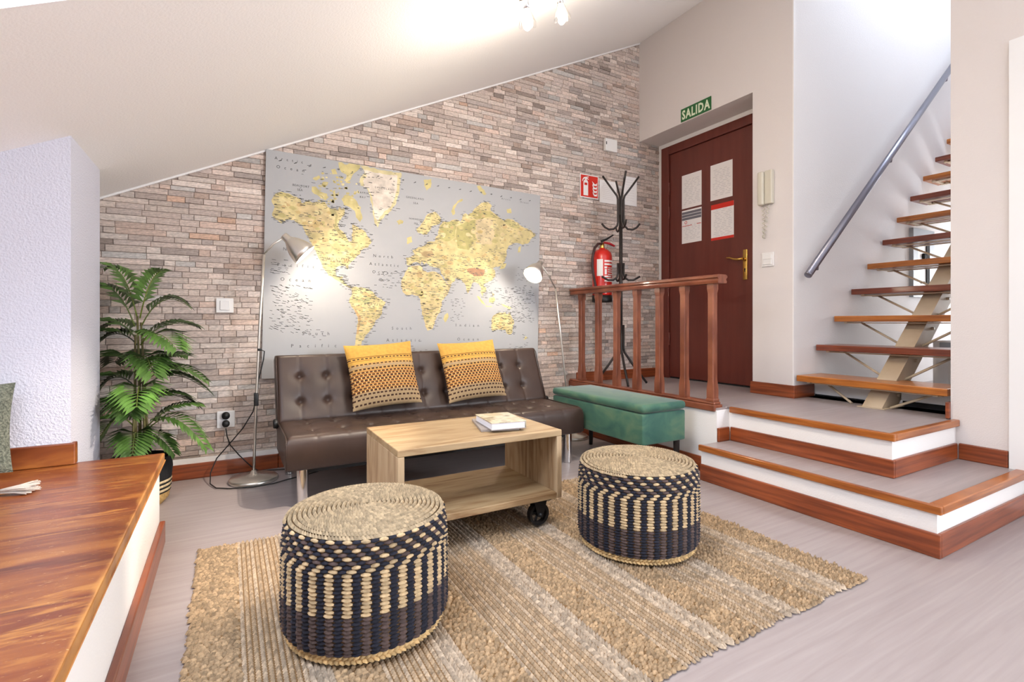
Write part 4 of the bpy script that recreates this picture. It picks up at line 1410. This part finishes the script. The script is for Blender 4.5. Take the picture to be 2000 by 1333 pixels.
LAND={'n_america':[(-951,407),(-936,434),(-904,451),(-872,448),(-845,440),(-817,431),(-793,419),(-783,395),(-765,408),(-746,421),(-722,409),(-703,416),(-673,415),(-649,424),(-629,395),(-609,382),(-584,391),(-569,382),(-554,405),(-544,391),(-528,398),(-523,383),(-525,356),(-543,335),(-557,310),(-564,283),(-554,258),(-533,244),(-515,225),(-505,205),(-494,185),(-476,186),(-471,208),(-477,229),(-469,251),(-475,277),(-473,298),(-455,295),(-433,282),(-412,273),(-394,264),(-380,239),(-363,219),(-347,194),(-368,157),(-394,150),(-415,132),(-422,104),(-446,86),(-461,64),(-481,41),(-496,24),(-491,3),(-504,5),(-512,22),(-537,21),(-567,8),(-574,-19),(-571,-45),(-551,-54),(-533,-45),(-525,-58),(-535,-69),(-520,-78),(-510,-94),(-494,-109),(-468,-115),(-470,-129),(-504,-112),(-530,-98),(-561,-78),(-586,-64),(-616,-48),(-636,-18),(-657,17),(-672,47),(-687,77),(-697,107),(-717,136),(-737,176),(-756,205),(-771,239),(-781,258),(-804,266),(-828,283),(-856,285),(-883,271),(-901,254),(-919,272),(-937,280),(-951,298),(-947,328),(-939,354),(-953,377)],'victoria_island':[(-728,510),(-704,514),(-680,487),(-635,478),(-630,452),(-644,432),(-679,451),(-713,466),(-728,480)],'banks_island':[(-724,562),(-686,589),(-676,575),(-705,550)],'baffin':[(-545,454),(-520,489),(-484,484),(-458,466),(-431,427),(-419,385),(-408,344),(-424,320),(-450,349),(-461,391),(-498,412),(-524,420)],'ellesmere':[(-569,692),(-549,704),(-528,686),(-488,699),(-430,703),(-430,679),(-471,635),(-491,589),(-521,563),(-517,622),(-548,633),(-564,662)],'isl1':[(-661,552),(-627,552),(-636,529),(-671,529)],'isl2':[(-613,637),(-588,647),(-573,613),(-603,608)],'isl3':[(-601,498),(-586,511),(-580,470),(-595,457)],'greenland':[(-428,696),(-393,699),(-318,690),(-235,690),(-151,696),(-155,620),(-165,540),(-181,482),(-214,422),(-258,384),(-290,341),(-305,296),(-328,326),(-339,379),(-346,433),(-363,512),(-385,552),(-423,562),(-429,610),(-398,652)],'iceland':[(-179,354),(-157,368),(-128,360),(-133,343),(-162,331)],'s_america':[(-468,-113),(-442,-111),(-411,-115),(-379,-121),(-346,-133),(-319,-154),(-303,-175),(-270,-190),(-244,-205),(-252,-228),(-266,-255),(-268,-288),(-284,-316),(-311,-333),(-321,-366),(-337,-393),(-357,-420),(-378,-442),(-399,-474),(-404,-506),(-413,-551),(-407,-598),(-428,-613),(-447,-597),(-447,-550),(-446,-506),(-439,-453),(-432,-399),(-425,-346),(-428,-309),(-444,-277),(-471,-246),(-487,-214),(-482,-188),(-467,-161),(-470,-134)],'africa':[(-89,46),(-61,54),(-8,61),(10,53),(17,31),(53,16),(107,26),(138,13),(163,-6),(182,-34),(208,-64),(239,-63),(221,-102),(197,-144),(166,-180),(161,-227),(149,-268),(125,-298),(114,-344),(96,-385),(60,-397),(42,-368),(29,-317),(16,-266),(9,-221),(2,-175),(-16,-153),(-57,-144),(-97,-151),(-127,-130),(-139,-92),(-134,-47),(-112,0)],'madagascar':[(187,-284),(211,-266),(218,-301),(194,-337),(178,-314)],'eurasia':[(-102,86),(-108,110),(-67,119),(-44,138),(-62,164),(-33,178),(-16,191),(14,200),(37,213),(49,232),(73,240),(103,243),(109,272),(127,292),(132,333),(138,362),(162,394),(200,387),(225,408),(275,420),(301,405),(320,461),(339,475),(359,466),(391,482),(424,528),(457,557),(497,580),(531,579),(556,558),(546,520),(595,495),(630,474),(659,459),(701,477),(752,470),(796,450),(848,424),(916,406),(955,378),(917,348),(888,307),(828,288),(770,295),(712,271),(691,232),(692,194),(679,149),(637,105),(574,82),(596,59),(596,22),(569,-11),(528,-31),(495,-46),(522,-68),(519,-99),(496,-112),(496,-149),(475,-113),(475,-71),(454,-42),(427,-31),(401,-45),(388,-81),(369,-118),(355,-83),(342,-48),(315,-20),(283,-16),(264,-11),(264,-29),(233,-60),(208,-61),(185,-28),(166,6),(150,29),(144,51),(119,55),(94,59),(70,63),(58,74),(40,84),(28,69),(9,93),(-1,61),(-8,80),(-32,84),(-55,77),(-72,56),(-95,57)],'scandinavia':[(-36,314),(-7,340),(16,377),(34,419),(63,440),(99,457),(131,431),(150,405),(138,374),(107,359),(77,350),(66,314),(42,288),(18,280),(0,290),(-24,293)],'britain':[(-104,245),(-70,260),(-63,221),(-98,201)],'novaya':[(224,472),(236,509),(273,556),(311,579),(318,568),(273,538),(249,493),(256,459),(237,445)],'severnaya':[(428,692),(454,702),(510,643),(489,628),(442,664)],'svalbard':[(11,668),(71,684),(66,625),(36,598),(18,629)],'japan':[(658,131),(693,128),(673,89),(630,80)],'sakhalin':[(799,267),(821,275),(815,230),(793,222)],'sumatra':[(442,-133),(462,-138),(504,-185),(518,-203),(483,-186)],'borneo':[(544,-147),(585,-133),(600,-157),(579,-182),(545,-178)],'java':[(518,-203),(573,-207),(566,-215),(518,-212)],'guinea':[(642,-180),(692,-197),(742,-214),(721,-227),(671,-204)],'philippines':[(571,-103),(588,-114),(578,-136)],'australia':[(571,-306),(588,-275),(622,-255),(657,-254),(686,-247),(700,-266),(729,-246),(744,-283),(766,-321),(759,-365),(753,-409),(732,-425),(703,-415),(688,-384),(639,-385),(604,-391),(576,-392),(568,-349)],'zealand':[(871,-433),(894,-446),(857,-465)],'siberia_isl':[(686,550),(721,561),(729,524),(693,520)]}
OVER={'o_olive1':[(276,372),(347,410),(419,437),(421,292),(370,203),(279,213),(264,312)],'o_olive2':[(163,377),(225,402),(282,409),(264,353),(259,288),(202,252),(140,264),(138,339)],'o_olive3':[(365,466),(431,517),(546,513),(609,472),(526,468),(432,438)],'o_olive4':[(659,453),(709,471),(796,444),(811,414),(753,407),(688,431)],'o_olive5':[(-624,391),(-584,375),(-568,345),(-572,292),(-562,262),(-525,229),(-499,184),(-515,193),(-556,226),(-587,259),(-583,323),(-613,355)],'o_olive6':[(-446,-170),(-394,-163),(-330,-176),(-356,-220),(-409,-222),(-451,-202)],'o_olive7':[(-936,434),(-904,449),(-845,438),(-826,427),(-863,419),(-908,423)],'o_tan1':[(426,432),(492,458),(561,454),(584,345),(557,263),(429,256)],'o_tan2':[(-826,415),(-788,384),(-721,398),(-623,354),(-588,322),(-592,259),(-670,219),(-747,221),(-786,288)],'o_brown':[(353,60),(399,72),(439,72),(506,65),(493,21),(420,11),(380,32)],'o_brown2':[(-455,-245),(-429,-276),(-407,-308),(-411,-372),(-421,-426),(-434,-426),(-426,-373),(-423,-319),(-447,-277)],'o_brown3':[(-683,139),(-620,166),(-589,137),(-604,99),(-648,80),(-673,104)],'o_brown4':[(-3,155),(80,174),(105,141),(57,120),(9,133)]}
WORDS=[('Arctic', -944, 646, 20, 2.6), ('Ocean', -934, 593, 22, 2.6), ('BEAUFORT', -841, 498, 15, 1.1), ('SEA', -813, 472, 15, 1.1), ('BAFFIN', -443, 511, 14, 1.4), ('BAY', -429, 481, 14, 1.4), ('GREENLAND', -332, 560, 14, 1.5), ('GREENLAND', -115, 525, 15, 1.3), ('SEA', -62, 490, 15, 1.3), ('NORWEGIAN', -90, 379, 13, 1.1), ('SEA', -54, 349, 13, 1.1), ('CANADA', -748, 272, 17, 3.2), ('N', -887, 90, 22, 1), ('Pacific', -919, -8, 22, 2.8), ('Ocean', -899, -98, 24, 2.6), ('South', -769, -433, 24, 2.6), ('Pacific', -832, -511, 24, 3.2), ('North', -334, 95, 22, 2.2), ('Atlantic', -358, 39, 22, 2.2), ('Ocean', -338, -14, 22, 2.2), ('UNITED STATES', -677, 57, 14, 1.6), ('OF AMERICA', -657, 40, 14, 1.8), ('BRAZIL', -387, -230, 16, 1.9), ('South', -199, -392, 22, 2.4), ('Atlantic', -234, -475, 24, 2.4), ('Indian', 273, -365, 24, 2.6), ('Ocean', 288, -468, 24, 2.6), ('AUSTRALIA', 610, -339, 14, 1.2), ('ALGERIA', -77, -1, 12, 1.1), ('KAZAKHSTAN', 229, 146, 14, 1.3), ('MONGOLIA', 464, 144, 12, 1.0), ('R  U  S  S  I  A', 278, 292, 16, 3.2), ('Arctic', 638, 619, 16, 1.6), ('Ocean', 804, 616, 16, 1.6)]

# ---- world map canvas
ANG = math.radians(-1.016)
MC = Vector((1.1816, -0.0, 1.2399))
EX = Vector((math.cos(ANG), 0, math.sin(ANG)))
EZ = Vector((-math.sin(ANG), 0, math.cos(ANG)))
wm = thing('wall_map', 'large pale world map canvas hanging above the sofa', 'map', (MC.x, -0.013, MC.z - 0.70))
HW, HH = 0.9915, 0.700
mb = MB()
MR = Matrix(((EX.x, 0, EZ.x, MC.x), (0, 1, 0, 0), (EX.z, 0, EZ.z, MC.z), (0, 0, 0, 1)))
mb.box(-HW, HW, -0.030, -0.014, -HH, HH, M=MR)
mb.build('canvas', M['canvas'], wm)


def mp(u, v, y):
    p = MC + EX * (u / 1000.0) + EZ * (v / 1000.0)
    return (p.x, y, p.z)


r7 = random.Random(3)


def rough(poly, amp=5.0, step=14.0):
    out = []
    n = len(poly)
    for i in range(n):
        (x0, y0), (x1, y1) = poly[i], poly[(i + 1) % n]
        L = math.hypot(x1 - x0, y1 - y0)
        k = max(1, int(L / step))
        for q in range(k):
            t = q / k
            a = amp * r7.uniform(-1, 1) if q else amp * 0.3 * r7.uniform(-1, 1)
            nx, ny = -(y1 - y0) / max(L, 1), (x1 - x0) / max(L, 1)
            out.append((x0 + (x1 - x0) * t + nx * a, y0 + (y1 - y0) * t + ny * a))
    return [(max(-HW * 1000 + 4, min(HW * 1000 - 4, x)), max(-HH * 1000 + 2, min(HH * 1000 - 2, y))) for x, y in out]


def lay(mb, poly, y, col):
    pts = [mp(u, v, y) for u, v in poly]
    tris = tessellate_polygon([[Vector((u, v, 0)) for u, v in poly]])
    fs = []
    for t in tris:
        a, b, c = (poly[i] for i in t)
        cr_ = (b[0] - a[0]) * (c[1] - a[1]) - (b[1] - a[1]) * (c[0] - a[0])
        fs.append(tuple(t) if cr_ > 0 else tuple(reversed(t)))
    mb.add(pts, fs, col)


def shrink(poly, k):
    cx_ = sum(p[0] for p in poly) / len(poly)
    cy_ = sum(p[1] for p in poly) / len(poly)
    return [(cx_ + (p[0] - cx_) * k, cy_ + (p[1] - cy_) * k) for p in poly]


mb = MB()
for nm, poly in LAND.items():
    small = len(poly) < 14
    c = (211, 194, 140) if not small else (206, 192, 134)
    if nm == 'africa': c = (214, 194, 142)
    if nm == 'greenland': c = (212, 200, 154)
    lay(mb, rough(poly, 3.5 if small else 5.0), -0.0303, lin(c))
land = tag(mb.build('land_print', M['land'], wm), 'yellow and tan printed continents')
mb = MB()
lay(mb, rough(shrink(LAND['greenland'], 0.84), 4), -0.0306, lin((220, 208, 194)))
OC = {'o_olive1': (180, 170, 112), 'o_olive2': (188, 178, 118), 'o_olive3': (190, 176, 118), 'o_olive4': (192, 180, 124), 'o_olive5': (184, 173, 120), 'o_olive6': (192, 190, 134), 'o_olive7': (188, 174, 116),
      'o_tan1': (216, 196, 154), 'o_tan2': (212, 190, 142), 'o_brown': (184, 140, 108), 'o_brown2': (198, 164, 114), 'o_brown3': (194, 172, 128), 'o_brown4': (192, 166, 122)}
for _ in range(70):      # islets of the far north
    x, y = r7.uniform(-690, -420), r7.uniform(410, 620)
    R = r7.uniform(4, 13)
    if y < 640 - 0.05 * (x + 690):
        lay(mb, [(x + R * r7.uniform(0.6, 1.5) * math.cos(2 * PI * k / 7), y + R * r7.uniform(0.4, 1.0) * math.sin(2 * PI * k / 7)) for k in range(7)], -0.0305, lin(r7.choice([(206, 192, 134), (196, 180, 116), (212, 200, 150)])))
for nm, poly in OVER.items():
    lay(mb, rough(poly, 3.5, 16), -0.0311 if 'brown' in nm else -0.0306, lin(OC[nm]))
# scattered relief blotches
flat_land = [(k, p) for k, p in LAND.items() if k in ('n_america', 's_america', 'africa', 'eurasia', 'australia')]


def inside(poly, x, y):
    r_ = False
    n = len(poly)
    j = n - 1
    for i in range(n):
        if ((poly[i][1] > y) != (poly[j][1] > y)) and (x < (poly[j][0] - poly[i][0]) * (y - poly[i][1]) / (poly[j][1] - poly[i][1]) + poly[i][0]):
            r_ = not r_
        j = i
    return r_


for nm, poly in flat_land:
    xs = [p[0] for p in poly]; ys = [p[1] for p in poly]
    cnt = {'eurasia': 90, 'n_america': 60, 'africa': 46, 's_america': 34, 'australia': 16}[nm]
    done = 0
    for _ in range(cnt * 12):
        if done >= cnt: break
        x, y = r7.uniform(min(xs), max(xs)), r7.uniform(min(ys), max(ys))
        R = r7.uniform(8, 24)
        if all(inside(poly, x + R * 1.3 * math.cos(a), y + R * math.sin(a)) for a in (0, 1.57, 3.14, 4.71)):
            c = r7.choice([(204, 178, 122), (221, 206, 154), (196, 182, 124), (202, 174, 124), (220, 200, 150)])
            lay(mb, [(x + R * r7.uniform(0.6, 1.5) * math.cos(2 * PI * k / 9), y + R * r7.uniform(0.4, 0.9) * math.sin(2 * PI * k / 9)) for k in range(9)], -0.0308 - 0.00001 * (done % 8), lin(c))
            done += 1
tag(mb.build('relief_print', M['land'], wm), kind='stuff')
# names: the large words, and hundreds of tiny place names too small to read
mb = MB()
for (s, u, v, size, sp) in WORDS:
    vs_, fs = text_faces(s, size * 1.25, sp)
    mb.add([mp(u + q[0], v + q[1] * 1.0, -0.0313) for q in vs_], fs)
tag(mb.build('lettering', M['ink'], wm), 'spaced ocean and country names', kind='stuff')
mb = MB()


def tick(x, y, w, hh, tilt=0.0):
    if abs(x) > 960 or abs(y) > 680: return
    c, s = math.cos(tilt), math.sin(tilt)
    pts = [(x + a * c - b * s, y + a * s + b * c) for a, b in ((0, 0), (w, 0), (w, hh), (0, hh))]
    mb.add([mp(u, v, -0.0312) for u, v in pts], [(0, 1, 2, 3)])


for nm, poly in LAND.items():
    xs = [p[0] for p in poly]; ys = [p[1] for p in poly]
    if len(poly) > 14:
        area_ = (max(xs) - min(xs)) * (max(ys) - min(ys))
        for _ in range(int(area_ / 520)):
            x, y = r7.uniform(min(xs), max(xs)), r7.uniform(min(ys), max(ys))
            if nm == 'greenland' and r7.random() < 0.8: continue
            dens = 1.0
            if nm == 'eurasia' and y > 150: dens = 0.35
            if nm == 'n_america' and y > 100: dens = 0.5
            if inside(poly, x, y) and r7.random() < dens:
                tick(x, y, r7.uniform(9, 26), r7.uniform(2.2, 3.4))
        n = len(poly)
        for i in range(n):
            for q in range(3):
                t = r7.random()
                x = poly[i][0] * (1 - t) + poly[(i + 1) % n][0] * t
                y = poly[i][1] * (1 - t) + poly[(i + 1) % n][1] * t
                tick(x + r7.uniform(-28, 22), y + r7.uniform(-14, 14), r7.uniform(9, 30), r7.uniform(2.0, 3.2))
# island groups of the oceans
for (x0, x1, y0, y1, n, tl) in ((-960, -720, -420, -120, 150, -0.25), (-960, -850, -60, 40, 26, -0.1), (-330, -140, -110, 10, 40, 0), (700, 940, -330, -60, 170, 0), (540, 700, -200, -60, 50, 0), (230, 330, -330, -160, 30, 0), (760, 940, -60, 120, 30, 0), (720, 900, -600, -420, 26, 0), (-760, -600, -470, -400, 8, 0), (-120, 60, -560, -470, 8, 0), (-800, -500, 480, 640, 18, 0.1)):
    for _ in range(n):
        tick(r7.uniform(x0, x1), r7.uniform(y0, y1), r7.uniform(8, 26), r7.uniform(2.0, 3.0), tl * r7.uniform(0, 2))
for k in range(22):
    x = -920 + k * 86
    tick(x, 640 + r7.uniform(-10, 5), 16, 4, 0.35); tick(x + 8, 640, 10, 5, 0.5)
tag(mb.build('place_names', M['ink'], wm), 'tiny printed place names', kind='stuff')

# ---- staircase
st = thing('staircase', 'open staircase with wooden treads on a single tan steel beam', 'staircase', (3.30, -1.86, LZ))
NT = 12
TX = lambda k: 3.290 + 0.2268 * k
TZ = lambda k: 0.549 + 0.1980 * k
slope = math.atan2(0.1980, 0.2268)
for k in range(NT):
    x, z = TX(k), TZ(k)
    t = MB().rbox(x, x + 0.285, -2.262, -1.458, z - 0.040, z, 0.004, 2, smooth=False).build('tread', M['treada'] if k % 2 == 0 else M['treadb'], st)
    mb = MB()
    for y0 in (-2.21, -1.53):
        mb.box(x + 0.03, x + 0.26, y0, y0 + 0.02, z - 0.050, z - 0.0405)
    mb.box(x + 0.05, x + 0.08, -2.22, -1.50, z - 0.052, z - 0.046).box(x + 0.21, x + 0.24, -2.22, -1.50, z - 0.052, z - 0.046)
    mb.build('tread_bracket', M['beam'], t)
    for s in (-1, 1):
        p0 = (x + 0.16, -1.860 + s * 0.30, z - 0.048)
        p1 = (x + 0.075, -1.895 + s * 0.050, z - 0.048 - (0.150 if k else 0.104)) if k else (x + 0.085, -1.860 + s * 0.105, LZ + 0.004)
        MB().tube([p0, p1], 0.0075, 8).build('brace', M['beam'], st)
mb = MB()
L = NT * 0.2268 + 0.1
tn = math.tan(slope)
xa, za = 3.305, LZ
prof_ = [(xa, za), (xa + L, za + L * tn), (xa + L + 0.19, za + L * tn), (xa + 0.19, za)]
mb.prism(prof_, (0, -1.950, 0), (1, 0, 0), (0, 0, 1), (0, 1, 0), 0.105)
mb.build('beam', M['beam'], st)
MB().box(3.28 + 0.012, 3.56, -1.97, -1.825, LZ, LZ + 0.004).build('foot_plate', M['beam'], st)
for k in range(NT):
    MB().lathe([(0.0, 0), (0.010, 0), (0.010, 0.012), (0, 0.012)], 10, (TX(k) + 0.205, -1.950, TZ(k) - 0.085), (0, -1, 0)).build('bolt', M['beam'], st)

# ---- wall handrail
hr = thing('handrail', 'steel tube handrail sloping up the stairwell wall', 'handrail', (3.33, -1.52, 1.21))
h0, h1 = Vector((3.325, -1.515, 1.212)), Vector((5.90, -1.515, 1.212 + (5.90 - 3.325) * 0.8835))
MB().tube([h0, h1], 0.024, 18).build('tube', M['rsteel'], hr)
dv = (h1 - h0).normalized()
MB().lathe([(0.0, -0.004), (0.021, -0.004), (0.0245, 0.0), (0.0245, 0.006)], 18, h0, dv).build('end_cap', M['rsteel'], hr)
for t in (0.16, 1.5, 2.8):
    p = h0 + dv * t
    MB().tube([p + Vector((0, 0, -0.02)), p + Vector((0.02, 0.015, -0.06)), p + Vector((0.02, 0.066, -0.06))], 0.006, 8).lathe([(0.0, 0), (0.022, 0), (0.022, 0.004), (0, 0.004)], 16, (p.x + 0.02, -1.4465, p.z - 0.06), (0, -1, 0)).build('bracket', M['rsteel'], hr)

# ---- things under and behind the stair
cb = thing('storage_cabinet', 'low white cabinet behind the lowest treads', 'cabinet', (3.75, -1.86, LZ))
MB().box(3.53, 3.70, -2.26, -1.962, LZ + 0.002, LZ + 0.034).box(3.53, 3.70, -1.838, -1.448, LZ + 0.002, LZ + 0.012).build('plinth', M['dark'], cb)
MB().rbox(3.515, 3.72, -2.262, -1.960, LZ + 0.036, LZ + 0.098, 0.003, 1, smooth=False).build('drawer', M['wframe'], cb)
MB().rbox(3.515, 3.72, -1.840, -1.448, LZ + 0.013, LZ + 0.098, 0.003, 1, smooth=False).build('side_panel', M['wframe'], cb)
wa = thing('washing_machine', 'white appliance behind the stair, half hidden by the pier', 'appliance', (4.5, -2.2, LZ))
MB().rbox(4.20, 4.75, -2.47, -1.86, LZ + 0.01, 0.776, 0.008, 2, smooth=False).build('body', M['wframe'], wa)
MB().rbox(4.194, 4.20, -2.45, -1.90, 0.70, 0.765, 0.002, 1, smooth=False).build('control_panel', M['grey'], wa)
MB().rbox(4.192, 4.20, -2.40, -1.95, LZ + 0.05, 0.68, 0.003, 1, smooth=False).build('front', M['white'], wa)
pn = thing('fuse_panel', 'grey framed fuse panel on the stairwell wall behind the treads', 'panel', (5.07, -1.46, 1.11))
mb = MB()
mb.box(4.895, 4.975, -1.475, -1.4455, 1.110, 1.680).box(5.19, 5.275, -1.475, -1.4455, 1.110, 1.680).box(4.975, 5.19, -1.475, -1.4455, 1.620, 1.680).box(4.975, 5.19, -1.475, -1.4455, 1.110, 1.19)
mb.build('frame', M['grey'], pn)
MB().box(4.976, 5.189, -1.462, -1.446, 1.191, 1.619).build('door', M['white'], pn)
MB().box(5.15, 5.165, -1.470, -1.463, 1.20, 1.61).build('edge_strip', M['dark'], pn)
MB().lathe([(0.0, 0), (0.028, 0), (0.024, 0.014), (0, 0.016)], 14, (5.10, -1.463, 1.455), (0, -1, 0)).build('knob', M['dark'], pn)
for x in (5.06, 5.105):
    MB().lathe([(0.0, 0), (0.010, 0), (0.010, 0.006), (0, 0.006)], 10, (x, -1.463, 1.235), (0, -1, 0)).build('button', M['dark'], pn)

# ---- ceiling spotlight with two tulip heads in view and two added out of view
sp = thing('ceiling_spotlight', 'ceiling spotlight bar with two glass tulip heads and two added ones, lit', 'ceiling light', (1.34, -1.95, zc(1.34) - 0.01))
MB().tube([(1.16, -1.43, zc(1.16) - 0.03), (1.36, -1.45, zc(1.36) - 0.03), (1.34, -1.95, zc(1.34) - 0.03), (1.34, -2.45, zc(1.34) - 0.03)], 0.014, 12).build('bar', M['chrome'], sp)
MB().tube([(1.34, -1.95, zc(1.34) - 0.03), (1.34, -1.95, zc(1.34) + 0.004)], 0.035, 20).build('mount', M['chrome'], sp)
for (hx, hy, hz, ax, wp, wsp, aim) in ((1.168, -1.502, 2.252, (0.05, -0.05, -1), 7, 14, (0.1, 0.5, -1)), (1.362, -1.496, 2.340, (0.10, -0.1, -1), 7, 10, (0.3, -0.2, -1)),
                                  (1.30, -2.00, 2.300, (-0.5, 0.1, -0.8), 1, 170, (-0.67, 0.50, -1.0)), (1.30, -2.45, 2.300, (-0.4, -0.3, -0.8), 1, 5, (-0.6, 0.5, -1))):  # last two heads are unseen, added for more light
    ax = Vector(ax).normalized()
    c0 = Vector((hx, hy, hz)) - ax * 0.050
    tp = Vector((hx, hy, zc(hx) - 0.03))
    arm = MB().tube([tp, c0 - ax * 0.04, c0], [0.010, 0.012, 0.016], 12).build('head_arm', M['chrome'], sp)
    # petalled glass
    mb = MB()
    q = Vector((0, 0, 1)).rotation_difference(ax)
    nu = 48

    def PT(i, j):
        a = 2 * PI * i / nu
        t = j / 8
        pet = abs(math.sin(a * 3.0))
        r_ = 0.014 + 0.028 * t ** 0.8 * (0.86 + 0.14 * pet)
        h = 0.070 * t * (0.82 + 0.18 * pet)
        return c0 + q @ Vector((r_ * math.cos(a), r_ * math.sin(a), h))
    mb.grid(PT, nu, 8)
    mb.build('glass_tulip', M['tulip'], arm)
    MB().lathe([(0.0, 0.0), (0.012, 0.0), (0.021, 0.035), (0.020, 0.060), (0.012, 0.080), (0.0, 0.086)], 16, c0, ax).build('bulb', M['bulb'], arm)
    lp = point_light('spot_light', c0 + ax * 0.15, wp, WARM, 0.03)
    lp.parent = sp
    lp.location = (c0 + ax * 0.15) - sp.location
    ls = spot_light('spot_beam', c0 + ax * 0.12, aim, wsp, WARM, math.radians(37 if wsp > 50 else 120), 0.03)
    ls.parent = sp
    ls.location = (c0 + ax * 0.12) - sp.location
